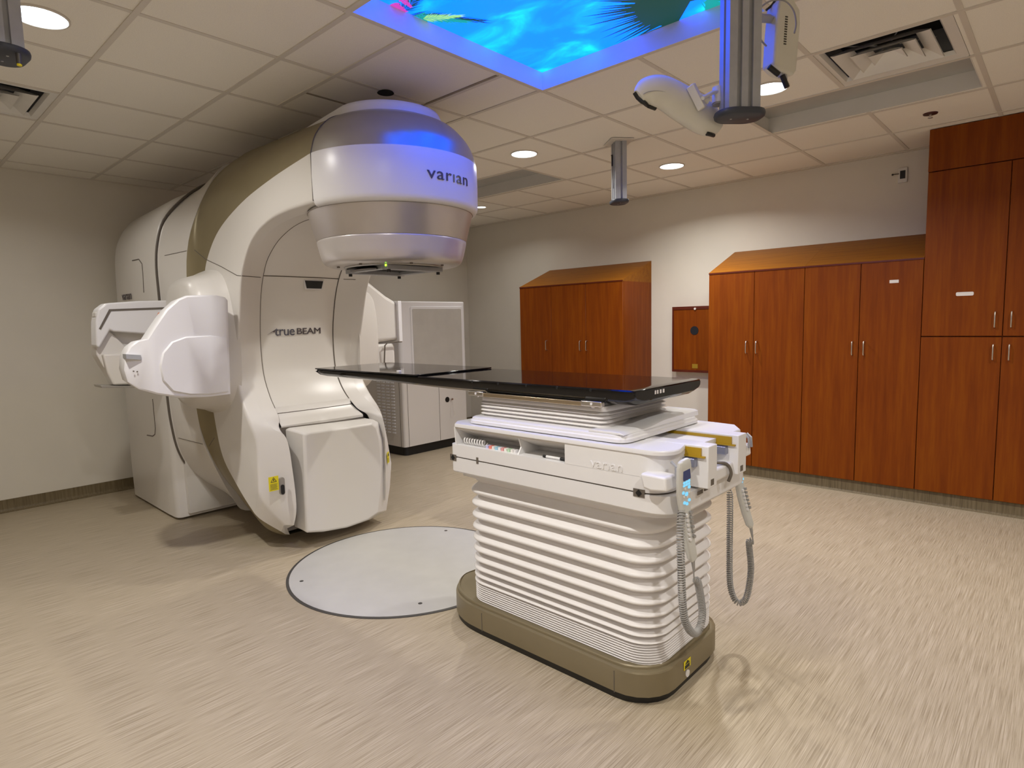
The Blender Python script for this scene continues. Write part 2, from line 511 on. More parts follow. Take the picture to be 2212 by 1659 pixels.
def troffer(q, label):
    x0, x1, y0, y1 = q
    t = thing('light_tray', label, 'ceiling light', ((x0+x1)/2, (y0+y1)/2, CE), 'unlit rectangular ceiling light trays')
    d = .10
    bm = B()
    for a in ((x0, x0+.004, y0, y1), (x1-.004, x1, y0, y1), (x0, x1, y0, y0+.004), (x0, x1, y1-.004, y1)): box(bm, *a, CE-.002, CE+d)
    obj('tray_side', bm, 'whitemetal', t, smooth=False)
    bm = B(); box(bm, x0, x1, y0, y1, CE+d, CE+d+.01); obj('tray_panel', bm, mat('tray_grey', (.42, .42, .40), .5), t, smooth=False)
troffer(TROF[0], 'unlit recessed light tray beside the upper right diffuser')
troffer(TROF[1], 'unlit recessed light tray between gantry head and back wall')

# sprinkler, ceiling hole
t = thing('sprinkler_head', 'small dark red fire sprinkler in the ceiling tile near the tall cabinet', 'sprinkler', (5.157, 4.871, CE))
bm = B(); revolve(bm, [(.001, CE), (.042, CE), (.040, CE-.006), (.02, CE-.008), (.001, CE-.008)], 5.157, 4.871, 24)
obj('escutcheon', bm, mat('dark_bronze', (.09, .03, .03), .4, .6), t)
bm = B(); revolve(bm, [(.001, CE-.005), (.007, CE-.005), (.006, CE-.024), (.014, CE-.026), (.013, CE-.030), (.001, CE-.031)], 5.157, 4.871, 16)
obj('nozzle', bm, 'chrome', t)
bm = B(); revolve(bm, [(.001, CE-.002), (.034, CE-.002), (.037, CE-.006), (.032, CE-.0062), (.030, CE-.004), (.001, CE-.004)], 3.042, 2.136, 32, sx=1.25, sy=1.25)
tag(obj('ceiling_port', bm, 'hole'), 'round black opening in the ceiling tile right above the gantry head', 'ceiling port')

# wall thermostat
t = thing('wall_sensor', 'small framed wall box with black window and side knob, beside the tall cabinet', 'sensor', (4.84, YR, 2.51))
bm = B(); box(bm, 4.808, 4.872, YR-.015, YR, 2.452, 2.568); obj('frame', bm, 'whitemetal', t, bevel=.003)
bm = B(); box(bm, 4.822, 4.858, YR-.018, YR-.014, 2.482, 2.545); obj('window', bm, 'black', t)
bm = B(); cyl(bm, (4.765, YR-.02, 2.523), .007, .012, 'x', 12); cyl(bm, (4.775, YR-.02, 2.523), .003, .04, 'x', 8); obj('knob', bm, 'black', t)

# ------------------------------------------------------------------ wood cabinets
F = 5.304
def handle(x, z, h, par):
    bm = B()
    r = .0045
    tube(bm, [(x, F-.019, z-h/2), (x, F-.045, z-h/2+.003), (x, F-.05, z-h/2+.012), (x, F-.05, z+h/2-.012), (x, F-.045, z+h/2-.003), (x, F-.019, z+h/2)], r, 8)
    obj('handle', bm, 'chrome', par)
def cabinet(x0, x1, z1, doors, label, slope=None, zt=None, name='wood_cabinet', label_plates=()):
    t = thing(name, label, 'cabinet', ((x0+x1)/2, F, 0), 'orange wood storage cabinets along the back wall')
    bm = B(); box(bm, x0+.0005, x1-.0005, F, YR-.002, .1, z1); obj('body', bm, 'wood', t, smooth=False)
    bm = B(); prof = [(F+.05, 0), (F-.022, 0), (F-.021, .003), (F-.006, .007), (F-.002, .018), (F-.002, .1), (F+.05, .1)]
    prism(bm, prof, 'x', x0+.0005, x1-.0005); obj('toe_kick', bm, 'cove', t, ang=60)
    if slope:
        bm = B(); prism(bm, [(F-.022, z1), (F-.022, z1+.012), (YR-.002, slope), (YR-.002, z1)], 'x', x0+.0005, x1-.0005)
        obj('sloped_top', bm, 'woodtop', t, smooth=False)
        bm = B(); box(bm, x0+.0005, x1-.0005, F-.024, F-.0215, z1-.002, z1+.010); obj('edge_band', bm, 'woodedge', t, smooth=False)
    if zt:
        bm = B(); box(bm, x0, x1, F-.02, F, zt+.003, z1); obj('fascia', bm, 'wood', t, smooth=False)
    for a, b, c, d, hs in doors:
        bm = B(); box(bm, a+.002, b-.002, F-.02, F-.001, c+.002, d-.002)
        dr = obj('door', bm, 'wood', t, bevel=.0015, seg=1)
        for hx, hz in hs: handle(hx, hz, .105, dr)
        for q in label_plates:
            if a < q[0] < b and c < q[2] < d:
                bm = B(); prism(bm, rrect(q[0], q[1], q[2], q[3], q[4], 3), 'y', F-.0215, F-.02)
                pl = obj('label_plate', bm, 'paper', dr, smooth=False); pl['label'] = 'white paper label'
    return t
cabinet(1.19, 1.651, 1.795, [(1.19, 1.651, .1, 1.795, [(1.588, 1.145)])], 'single-door sloped-top wood cabinet beside the white equipment cabinet', 2.024)
cabinet(1.651, 2.575, 1.795, [(1.651, 2.118, .1, 1.795, [(2.052, 1.145)]), (2.118, 2.575, .1, 1.795, [(2.134, 1.145)])], 'two-door sloped-top wood cabinet whose side panel faces the small wall box', 2.024)
cabinet(3.474, 4.287, 1.795, [(3.474, 3.882, .1, 1.795, [(3.826, 1.148)]), (3.882, 4.287, .1, 1.795, [(3.912, 1.148)])], 'two-door sloped-top wood cabinet touching the small wall box, no paper label', 2.03)
cabinet(4.287, 5.095, 1.795, [(4.287, 4.692, .1, 1.795, [(4.652, 1.148)]), (4.692, 5.095, .1, 1.795, [(4.732, 1.148)])],
        'two-door sloped-top wood cabinet with a small white paper label, beside the tall cabinet', 2.03, label_plates=[(4.884, 4.943, 1.634, 1.657, .002)])
cabinet(5.095, 6.02, CE-.006, [(5.095, 5.558, 1.240, 2.395, [(5.515, 1.353)]), (5.558, 6.02, 1.240, 2.395, [(5.602, 1.353)]),
        (5.095, 5.558, .1, 1.235, [(5.514, 1.132)]), (5.558, 6.02, .1, 1.235, [(5.600, 1.132)])],
        'tall wood cabinet reaching the ceiling, four doors, at the right edge', None, 2.397, label_plates=[(5.291, 5.391, 1.521, 1.547, .008)])
# small wall panel box
t = thing('wall_panel_box', 'shallow wood box on the back wall with a black round disc', 'wall box', (3.15, YR, 1.19))
bm = B(); box(bm, 2.865, 3.47, YR-.078, YR-.001, .866, 1.523); obj('case', bm, 'wood', t, smooth=False)
bm = B()
for a in ((2.862, 3.472, 1.497, 1.527), (2.862, 3.472, .862, .885), (2.862, 2.878, .885, 1.497)): box(bm, a[0], a[1], YR-.084, YR-.077, a[2], a[3])
obj('frame', bm, 'woodedge', t, smooth=False)
c = un(1500, 714, Y=YR-.08)
bm = B(); cyl(bm, (c.x, YR-.082, c.z), .043, .005, 'y', 32); obj('disc', bm, mat('navy_black', (.006, .008, .014), .5), t)
c = un(1501, 791, Y=YR-.08)
bm = B(); box(bm, c.x-.03, c.x+.03, YR-.081, YR-.077, c.z-.022, c.z+.022); obj('brass_plate', bm, mat('brass', (.45, .28, .03), .4, .5), t)
c = un(1502, 667, Y=YR-.08)
bm = B(); cyl(bm, (c.x, YR-.092, c.z), .011, .012, 'y', 12); obj('button', bm, 'paper', t)

# ------------------------------------------------------------------ white equipment cabinet
ex0, ex1, ey0, ey1 = -.20, .71, 3.93, 4.86
t = thing('equipment_cabinet', 'white metal equipment cabinet with louvred side, black plinth and round lock', 'cabinet', (.25, 4.4, 0))
bm = B(); prism(bm, rrect(ex0, ex1-.03, ey0+.03, ey1-.02, .05), 'z', 0, .10); obj('plinth', bm, 'black', t)
bm = B(); prism(bm, rrect(ex0, ex1, ey0, ey1, .03), 'z', .10, .90); obj('lower_body', bm, 'mach', t)
bm = B(); prism(bm, rrect(ex0-.0, ex1+.01, ey0-.02, ey1, .04), 'z', .905, 1.655)
ub = obj('upper_body', bm, 'machw', t, bevel=.012)
bm = B(); prism(bm, rrect(ey0+.13, ey1-.05, .86, 1.60, .02, 4), 'x', ex1+.008, ex1+.018); obj('panel_frame', bm, 'machw', t, bevel=.004)
bm = B(); prism(bm, rrect(ey0+.155, ey1-.075, .88, 1.575, .015, 4), 'x', ex1+.016, ex1+.021); obj('panel', bm, mat('grey_panel', (.50, .48, .44), .4), t)
for yy in (ey0+.06, ey0+.50):
    bm = B(); box(bm, ex1-.001, ex1+.002, yy-.002, yy+.002, .10, .90); obj('door_seam', bm, 'seam', t, smooth=False)
bm = B(); box(bm, ex1-.06, ex1-.056, ey0-.002, ey0+.001, .1, .9); obj('door_seam', bm, 'seam', t, smooth=False)
c = un(966, 863, X=ex1)
bm = B(); cyl(bm, (ex1+.0, c.y, c.z), .030, .006, 'x', 28); lk = obj('lock_disc', bm, 'black', t)
bm = B(); cyl(bm, (ex1+.004, c.y+.055, c.z), .010, .028, 'x', 14); obj('key', bm, 'chrome', t)
bm = B(); tube(bm, [(ex1+.02, c.y+.055, c.z), (ex1+.018, c.y+.04, c.z-.1), (ex1+.012, c.y+.045, c.z-.22), (ex1+.02, c.y+.09, c.z-.17), (ex1+.02, c.y+.065, c.z-.02)], .0015, 5); obj('key_string', bm, 'paper', t)
for k in range(4):
    bm = B()
    x = .655-.085*k-.09
    for i in range(17):
        z = .78-.034*i
        prism(bm, [(ey0+.001, z+.018), (ey0-.012, z+.006), (ey0-.010, z+.003), (ey0+.001, z+.006)], 'x', x-.055, x)
    obj('louvre_column', bm, 'machw', t, smooth=False)

# ------------------------------------------------------------------ floor disc
t = thing('floor_turntable_cover', 'large round grey metal plate set in the floor under the gantry head', 'floor plate', (3.075, 2.116, 0))
bm = B(); revolve(bm, [(.668, 0), (.668, .003), (.650, .004), (.650, .001)], 3.075, 2.116, 96); obj('rim', bm, 'aludark', t)
bm = B(); cyl(bm, (3.075, 2.116, .0015), .652, .003, n=96); pl = obj('plate', bm, 'plate', t)
bm = B()
for a in (math.radians(244.5), math.radians(-29.5), math.radians(115), math.radians(25)):
    pass
for sx, sy in ((2.821, 1.588), (3.546, 1.842), (2.825, 2.647)):
    bm = B(); cyl(bm, (sx, sy, .0044), .011, .0012, n=12); obj('screw', bm, 'aludark', t)

# ------------------------------------------------------------------ linear accelerator
IY, IZ = 2.130, 1.295
LA = thing('linear_accelerator', 'white and champagne linear accelerator with C-arm gantry and side imaging arms', 'radiotherapy machine', (2.0, IY, 0))

def half(ring):   # (hw, z) from bottom centre... to top centre -> full closed outline
    return ring
def outline(x, pts):
    r = [(x, IY-h, z) for h, z in pts] + [(x, IY+h, z) for h, z in reversed(pts) if h > 1e-6]
    return r
# fixed stand
so = [(.0, 2.43), (.18, 2.42), (.32, 2.38), (.43, 2.30), (.51, 2.18), (.555, 2.02), (.565, 1.7), (.565, .9), (.565, .3), (.56, .02), (.0, .02)]
so = crom(so[:-2], 4)+so[-2:]
def sc(pts, k, zk): return [(h*k, .02+(z-.02)*zk) for h, z in pts]
bm = B(); loft(bm, [outline(x, sc(so, k, zk)) for x, k, zk in ((-.12, .93, .93), (-.02, 1.0, .97), (.08, 1.045, 1), (.92, 1.065, 1.012), (1.05, 1.06, 1.012), (1.085, 1.04, 1.005), (1.10, 1.005, .99))])
obj('stand', bm, 'mach', LA, ang=50)
bm = B(); loft(bm, [outline(x, [(h*.93, max(.02, .05+(z-.02)*.975)) for h, z in so]) for x in (1.08, 1.145)])
obj('drum_neck', bm, 'mach', LA, ang=50)
bm = B(); box(bm, .35, 1.035, IY-.555, IY+.555, 0.0, .62)
obj('stand_foot', bm, 'mach', LA, bevel=.012)
ys_ = IY-.600
std = [o for o in LA.children if o.name.startswith('stand')][:1]
surf_groove(std, [(286, 563), (300, 560), (307, 570), (309, 590), (311, 632)], .004, 'cover_groove', LA)
surf_groove(std, [(330, 862), (336, 925), (335, 938), (330, 942), (318, 940)], .004, 'cover_groove', LA)
surf_groove(std, [(286, 470), (334, 448)], .003, 'cover_groove', LA)
bm = B(); a = un(270, 640, Y=ys_)
bend_text('var\u0131an', .085, 'logodark', 'maker_lettering', LA, lambda x, y, z: Vector((a.x+.05+x*1.15, ys_-z-.001, a.z+.0+y*1.15)), .003)

# rotating drum behind the arm
dr = [(.0, 2.50), (.15, 2.49), (.28, 2.43), (.42, 2.31), (.53, 2.17), (.58, 2.02), (.60, 1.85), (.598, 1.6), (.598, 1.295), (.598, .95), (.585, .72), (.55, .52), (.46, .34), (.30, .19), (.14, .13), (.0, .12)]
dr = crom(dr, 4)
BK = [(.0, 2.555), (.14, 2.553), (.27, 2.53), (.385, 2.36), (.47, 2.18), (.53, 2.0), (.555, 1.75), (.565, 1.5), (.565, 1.295), (.565, 1.05), (.555, .82), (.53, .62), (.44, .38), (.36, .20), (.28, .09), (.0, .05)]
bk = crom(BK, 4)
n_ = min(len(dr), len(bk))
def lerp(a, b, f): return [(p[0]+(q[0]-p[0])*f, p[1]+(q[1]-p[1])*f) for p, q in zip(a, b)]
bm = B(); loft(bm, [outline(x, lerp(dr, bk, f)) for x, f in ((1.135, -.10), (1.14, -.02), (1.16, 0.0), (1.3, .3), (1.45, .72), (1.53, 1.0))])
obj('drum_cover', bm, 'mach', LA, ang=50)
bm = B(); q_ = [(1.122, y, z) for x, y, z in outline(0, [(h*1.012, .05+(z-.05)*1.006) for h, z in dr])]
tube(bm, q_+[q_[0]], .010, 6); obj('drum_seam', bm, 'seam', LA)
dc_ = [o for o in LA.children if o.name.startswith('drum_cover')]
surf_groove(dc_, [(356, 552), (412, 540)], .0025, 'panel_seam', LA)
surf_groove(dc_, [(386, 946), (448, 962)], .0025, 'panel_seam', LA)

# C-arm: stations along the C, each with the half cross-section
# names: K crown edge, C shoulder, D band/side edge, E inner edge, E2 inner lip, F panel seam, G centre;  (x, z, hw)
ST = [
 # K                  C                  D                   E                   E2                  F
 ((3.06, 2.505, .28), (3.06, 2.42, .42), (3.06, 2.275, .480), (3.06, 2.035, .478), (3.06, 2.015, .40), (3.06, 2.015, .28)),
 ((2.60, 2.525, .27), (2.60, 2.41, .42), (2.65, 2.225, .480), (2.75, 2.030, .476), (2.74, 2.015, .40), (2.60, 2.020, .28)),
 ((2.15, 2.540, .26), (2.20, 2.38, .44), (2.25, 2.150, .480), (2.53, 2.000, .474), (2.48, 1.985, .40), (2.32, 1.960, .28)),
 ((1.75, 2.540, .26), (1.82, 2.31, .46), (1.90, 2.030, .480), (2.35, 1.935, .472), (2.29, 1.915, .40), (2.14, 1.860, .28)),
 ((1.57, 2.380, .38), (1.62, 2.16, .48), (1.70, 1.870, .484), (2.22, 1.830, .468), (2.16, 1.815, .40), (2.05, 1.760, .277)),
 ((1.53, 2.000, .53), (1.57, 1.88, .51), (1.63, 1.720, .488), (2.13, 1.700, .464), (2.08, 1.690, .39), (1.985, 1.62, .275)),
 ((1.53, 1.600, .565), (1.56, 1.57, .53), (1.61, 1.500, .49), (2.06, 1.480, .460), (2.02, 1.470, .39), (1.94, 1.42, .272)),
 ((1.53, 1.295, .565), (1.56, 1.295, .53), (1.61, 1.295, .49), (2.00, 1.260, .458), (1.97, 1.260, .39), (1.93, 1.25, .272)),
 ((1.53, .980, .565), (1.56, 1.00, .53), (1.61, 1.020, .49), (1.98, 1.080, .460), (1.97, 1.080, .39), (1.95, 1.09, .272)),
 ((1.54, .700, .54), (1.58, .75, .52), (1.65, .780, .49), (2.05, .940, .470), (2.05, .940, .38), (2.03, .95, .275)),
 ((1.60, .420, .46), (1.66, .50, .49), (1.76, .560, .50), (2.16, .810, .480), (2.27, .800, .40), (2.16, .83, .290)),
 ((1.80, .220, .38), (1.86, .33, .47), (1.95, .400, .50), (2.22, .710, .475), (2.38, .735, .360), (2.24, .75, .340)),
 ((2.02, .110, .34), (2.06, .21, .45), (2.12, .290, .50), (2.25, .520, .490), (2.41, .520, .345), (2.24, .50, .340)),
 ((2.15, .060, .32), (2.18, .13, .42), (2.21, .220, .48), (2.27, .360, .490), (2.41, .300, .335), (2.24, .28, .330)),
 ((2.24, .075, .305), (2.25, .09, .34), (2.27, .120, .375), (2.33, .180, .385), (2.385, .180, .345), (2.24, .12, .320)),
]
NS = 6
cols = list(zip(*ST))
dense = [crom(list(c), NS) for c in cols]           # K C D E E2 F
nS = len(dense[0])
def strip(i, j, sub=1, mid=None):
    """points rows between curve i and curve j, bulging by a rounded mid curve"""
    rows = []
    for s in range(nS):
        a, b = dense[i][s], dense[j][s]
        rows.append([tuple(a[q]+(b[q]-a[q])*k/sub for q in range(3)) for k in range(sub+1)])
    return rows
def rows_to_mesh(rowsets, name, mt, side_both=True, ang=40, par=LA, s0=0, s1=None):
    bm = B()
    for sgn in (-1, 1):
        rings = [[(p[0], IY+sgn*p[2], p[1]) for p in r] for r in rowsets[s0:s1]]
        loft(bm, rings, closed=False, cap=False)
    return obj(name, bm, mt, par, ang=ang, weld=True)
def curve_rows(idx, sub):
    """smooth cross-section through several curves"""
    rows = []
    for s in range(nS):
        P = [dense[i][s] for i in idx]
        rows.append(crom(P, sub))
    return rows
rows_to_mesh(curve_rows([0, 1, 2], 4), 'arm_shoulder_band', 'gold', ang=60)
# white side face with a rounded lower edge
rows = []
for s in range(nS):
    D_, E_, L_ = (Vector(dense[i][s]) for i in (2, 3, 4))
    e1 = E_ + (D_-E_)*min(.9, .02/max(.03, (D_-E_).length)); e2 = E_ + (L_-E_)*min(.9, .02/max(.03, (L_-E_).length))
    rr = [D_] + [D_.lerp(e1, f) for f in (.33, .66)] + [e1]
    for f in (.25, .5, .75): rr.append((e1*(1-f)**2 + E_*2*f*(1-f) + e2*f*f))
    rr += [e2, L_]
    rows.append([tuple(v) for v in rr])
rows_to_mesh(rows, 'arm_side_cover', 'mach', ang=50)
rows_to_mesh(curve_rows([4, 5], 3), 'inner_cover', 'mach', ang=50)
bm = B()
for sgn in (-1, 1):
    e_ = [dense[i][-1] for i in range(6)]
    vv = [bm.verts.new((p[0], IY+sgn*p[2], p[1])) for p in e_]
    bm.faces.new(vv)
obj('lobe_end', bm, 'mach', LA, ang=40)
# crown between the two K edges and the front panel between the F seams
bm = B()
rings = []
for s in range(nS):
    k = dense[0][s]
    rings.append([(k[0], IY-k[2]*math.cos(PI*i/12), k[1]+.035*math.sin(PI*i/12)*(1 if s < 3*NS else 0)) for i in range(13)])
loft(bm, rings, closed=False, cap=False)
obj('arm_back', bm, 'gold', LA, ang=60)
bm = B()
def frows(s): 
    f = dense[5][s]; return [(f[0]-.010, IY-f[2]*(1-i/6), f[1]) for i in range(13)]
FE = 9*NS+3
rings = []
for s in range(0, FE+1):
    f = dense[5][s]
    rings.append([(f[0]-.004+.020*(1-((i-6)/6)**2), IY+f[2]*(i-6)/6*.992, f[1]) for i in range(13)])
loft(bm, rings, closed=False, cap=False)
fp = obj('front_panel', bm, 'mach', LA, ang=60)
# seams of the front panel
bm = B()
for sgn in (-1, 1):
    tube(bm, [(dense[5][s][0]+.000, IY+sgn*dense[5][s][2], dense[5][s][1]) for s in range(2, FE+1)], .0025, 6)
obj('panel_seam', bm, 'seam', LA)
def panel_z(z):   # x of the panel centre line at height z
    best = min(range(nS//4, FE+1), key=lambda s: abs(dense[5][s][1]-z))
    return dense[5][best][0]
bm = B(); tube(bm, [(panel_z(1.745)-.002+.020*(1-(i/6)**2)+.003, IY+.275*i/6, 1.745) for i in range(-6, 7)], .003, 6)
obj('panel_seam', bm, 'seam', LA)
arm_ = [o for o in LA.children if o.name.split('.')[0] in ('arm_shoulder_band', 'arm_side_cover', 'inner_cover')]
surf_groove(arm_, [(420, 540), (444, 560), (478, 576), (512, 595), (535, 597), (563, 599)], .0025, 'panel_seam', LA)
surf_groove(arm_, [(742, 603), (768, 604)], .0025, 'panel_seam', LA)
surf_groove(arm_, [(452, 963), (463, 946)], .0025, 'panel_seam', LA)
# slot window
c = un(679, 615, X=2.05)
bm = B(); prism(bm, [(c.y-.068, c.z+.026), (c.y+.068, c.z+.026), (c.y+.052, c.z-.026), (c.y-.058, c.z-.026)], 'x', 2.03, 2.052)
sl = obj('sensor_window', bm, 'black', LA, smooth=False)
bm = B(); prism(bm, [(c.y-.075, c.z+.032), (c.y+.077, c.z+.032), (c.y+.060, c.z-.032), (c.y-.066, c.z-.032)], 'x', 2.03, 2.049)
obj('window_frame', bm, 'machw', sl, smooth=False)
# lettering on the front panel
c = un(641, 715, X=1.955)
def on_panel(x, y, z):
    zz = c.z+y
    return Vector((panel_z(zz)+.0185-.02*((c.y+x-IY)/.27)**2+z, c.y+x, zz))
cl = un(616, 714, X=1.955); cr = un(668, 714, X=1.955)
bend_text('true', .092, 'logo', 'front_lettering', LA, lambda x, y, z: on_panel(x+cl.y-c.y, y, z), .003, .95, .95)
bend_text('BEAM', .062, 'logodark', 'front_lettering', LA, lambda x, y, z: on_panel(x+cr.y-c.y, y-.004, z), .003, .95, 1.3)
bm = B(); loft(bm, [[tuple(on_panel(un(u, v, X=1.955).y-c.y, un(u, v, X=1.955).z-c.z, dz)) for u, v in ((580, 723), (596, 712), (594, 718), (590, 717))] for dz in (0, .003)])
obj('front_lettering', bm, 'logodark', LA, smooth=False)

# white ridge over the crown of arm and head
def dome(r0, r1, z0, z1): pass
bm = B()
hx = 3.06
rings = []
for s in range(5):
    pass
# ridge running back along the arm, narrowing
top = []
for i in range(15):
    f = i/14
    x = 3.06-1.0*f
    w = .29*(1-f*.35)
    z = 2.52+.02*f
    e_ = (1-f)**.7; top.append([(x, IY-w, z-.03), (x, IY-w*.97, z+.030*e_), (x, IY-w*.6, z+.05*e_), (x, IY, z+.058*e_), (x, IY+w*.6, z+.05*e_), (x, IY+w*.97, z+.030*e_), (x, IY+w, z-.03)])
loft(bm, top, closed=False, cap=False)
obj('crown_ridge', bm, 'machw', LA, ang=60)
# head: front half revolve
A0, A1 = -PI/2, PI/2
hd = crom([(.28, 2.505), (.36, 2.468), (.42, 2.41), (.458, 2.35), (.480, 2.275)], 5)
bm = B(); revolve(bm, hd, hx, IY, 64, A0, A1); obj('head_dome', bm, 'silver', LA, ang=60)
bm = B(); revolve(bm, [(.001, 2.578), (.17, 2.571), (.26, 2.556), (.284, 2.548), (.292, 2.53), (.290, 2.49)], hx, IY, 64, A0, A1); obj('crown_ridge', bm, 'machw', LA, ang=60)
bm = B(); revolve(bm, [(.480, 2.275), (.4815, 2.27), (.484, 2.16), (.482, 2.05), (.478, 2.035), (.468, 2.018), (.44, 2.012)], hx, IY, 64, A0, A1); hb = obj('head_band', bm, 'machw', LA, ang=60)
bm = B(); tube(bm, [(3.06, IY-.4815, z) for z in (2.04, 2.16, 2.275)]+[(3.06, IY-q[0]-.001, q[1]) for q in reversed(hd)], .003, 6); obj('panel_seam', bm, 'seam', LA)
# lower head shells
bm = B(); revolve(bm, [(.455, 2.014), (.450, 2.012), (.412, 1.868), (.405, 1.866)], hx, IY, 96); obj('collimator_shell', bm, 'cone', LA, ang=60)
bm = B(); revolve(bm, [(.452, 2.022), (.452, 2.012), (.43, 2.010)], hx, IY, 96); obj('shell_seam', bm, 'seam', LA)
bm = B(); revolve(bm, [(.408, 1.870), (.408, 1.860), (.39, 1.860)], hx, IY, 96); obj('shell_seam', bm, 'seam', LA)
bm = B(); revolve(bm, crom([(.400, 1.866), (.411, 1.862), (.402, 1.82), (.390, 1.775), (.372, 1.745), (.33, 1.732), (.275, 1.732)], 4), hx, IY, 96); obj('collimator_ring', bm, 'cone', LA, ang=60)
bm = B(); revolve(bm, [(.276, 1.736), (.276, 1.728), (.262, 1.724), (.255, 1.735)], hx, IY, 64); obj('bezel', bm, 'silver', LA)
bm = B(); cyl(bm, (hx, IY, 1.728), .27, .02, n=64); obj('collimator_face', bm, 'aludark', LA)
# accessory mount rails under the head
mt_ = mat('dark_mount_metal', (.12, .10, .085), .4, .7)
bm = B(); box(bm, hx-.20, hx-.15, IY-.19, IY+.19, 1.702, 1.728); box(bm, hx+.15, hx+.20, IY-.19, IY+.19, 1.702, 1.728)
box(bm, hx-.15, hx+.15, IY-.19, IY-.15, 1.706, 1.728); box(bm, hx-.15, hx+.15, IY+.15, IY+.19, 1.706, 1.728)
am = obj('accessory_mount', bm, 'alu', LA, bevel=.004)
bm = B(); box(bm, hx-.12, hx+.12, IY-.12, IY+.12, 1.722, 1.729); obj('beam_window', bm, 'hole', am)
bm = B(); revolve(bm, [(.2, 1.729), (.24, 1.712), (.225, 1.706), (.19, 1.712)], hx, IY, 40, math.radians(170), math.radians(300)); obj('latch_ring', bm, mt_, am)
for dx, dy in ((-.18, -.17), (.18, -.17), (.18, .17), (-.18, .17)):
    bm = B(); cyl(bm, (hx+dx, IY+dy, 1.688), .010, .018, n=12); obj('bolt', bm, 'black', am)
for a in (200, 250, 290, 340, 20):
    a = math.radians(a); bm = B(); cyl(bm, (hx+.31*math.cos(a), IY+.31*math.sin(a), 1.725), .008, .008, n=12); obj('bolt', bm, 'seam', LA)
d_ = (CAM.xy-Vector((hx, IY))).normalized(); a_ = math.atan2(d_.y, d_.x)-math.radians(8.5)
bm = B(); cyl(bm, (hx+.262*math.cos(a_), IY+.262*math.sin(a_), 1.718), .008, .012, n=12); obj('status_light', bm, 'green', LA)
# maker lettering on head
ac = None
pc = un(974, 381, Y=IY-.2)
def on_head(x, y, z):
    ang = AH + x/.484
    r = .4845+z
    return Vector((hx+r*math.cos(ang), IY+r*math.sin(ang), ZH+y))
# find the angle where the pixel (974,381) ray meets the head cylinder
dray = (fw + rt*((974-W/2)/FPX) - up*((381-H/2)/FPX))
t0 = 0
for k in range(4000):
    p = CAM+dray*(k*.001)
    if (p.x-hx)**2+(p.y-IY)**2 < .4845**2: break
AH = math.atan2(p.y-IY, p.x-hx); ZH = p.z
bend_text('var\u0131an', .085, 'logo', 'maker_lettering', LA, on_head, .003, 1.08, 1.3)

# lower lobes: portal imager housing between them
mf = [(657, 938), (665, 934), (760, 921), (804, 914), (813, 922), (820, 950), (824, 1000), (823, 1060), (818, 1108), (795, 1124), (750, 1140), (700, 1149), (664, 1151)]
mb = [(632, 931), (640, 927), (760, 912), (806, 906), (818, 912), (835, 948), (846, 1000), (843, 1050), (835, 1104), (800, 1122), (750, 1136), (700, 1143), (652, 1145)]
mF = [un(u, v, X=2.42) for u, v in mf]
mB = [un(u, v, X=2.33) for u, v in mb]
bm = B()
def shr(P, k, x):
    cy_ = sum(p.y for p in P)/len(P); cz_ = sum(p.z for p in P)/len(P)
    return [(x, cy_+(p.y-cy_)*k, cz_+(p.z-cz_)*k) for p in P]
loft(bm, [shr(mB, 1, 2.10), shr(mB, 1, 2.33), shr(mF, 1.005, 2.412), shr(mF, .975, 2.424)])
obj('imager_housing', bm, 'mach', LA, ang=12, bevel=.010)
bm = B(); loft(bm, [[(x, y, z) for y, z in ((IY-.33, .10), (IY+.30, .10), (IY+.30, .76), (IY-.33, .775))] for x in (2.0, 2.24)])
obj('housing_recess', bm, 'seam', LA, smooth=False)
fb_ = dense[5][FE]
bm = B(); rg_ = []
for x, hw_, z in ((fb_[0]+.002, fb_[2], fb_[1]+.006), (2.11, .282, .852), (2.16, .295, .815), (2.215, .305, .782), (2.218, .305, .765), (2.19, .305, .76)):
    rg_.append([(x+(.012*(1-(i/6)**2) if z > .8 else 0), IY+hw_*i/6, z) for i in range(-6, 7)])
loft(bm, rg_, closed=False, cap=False)
obj('lower_front_cover', bm, 'mach', LA, ang=40)
bm = B(); tube(bm, [(2.112+.012*(1-(i/6)**2), IY+.283*i/6, .852) for i in range(-6, 7)], .0025, 6); obj('panel_seam', bm, 'seam', LA)

def sticker(c, uy, uz, nx, w, h, par, name='warning_sticker'):
    """yellow sticker: centre c, unit vectors uy (right) uz (up) nx (out)"""
    c, uy, uz, nx = map(Vector, (c, uy, uz, nx))
    def P(a, b, d): return c+uy*a+uz*b+nx*d
    bm = B(); loft(bm, [[P(a*w/2, b*h/2, d) for a, b in ((-1, -1), (1, -1), (1, 1), (-1, 1))] for d in (0, .001)])
    s = obj(name, bm, 'yellow', par, smooth=False); s['label'] = 'yellow warning sticker'
    bm = B()
    tz = h*.12
    for (a, b), (a2, b2) in (((-.28, 0), (0, .34)), ((0, .34), (.28, 0)), ((.28, 0), (-.28, 0))):
        p, q = P(a*w, tz+b*h*.9, .0014), P(a2*w, tz+b2*h*.9, .0014)
        tube(bm, [p, q], .0016, 4)
    tube(bm, [P(0, tz+.07*h, .0014), P(0, tz+.2*h, .0014)], .003, 4)
    for k in range(5):
        z = -.05*h-k*.085*h
        tube(bm, [P(-.36*w, z, .0012), P((.36-.06*(k % 2))*w, z, .0012)], .0012, 4)
    obj('sticker_print', bm, 'ink', s, smooth=False)
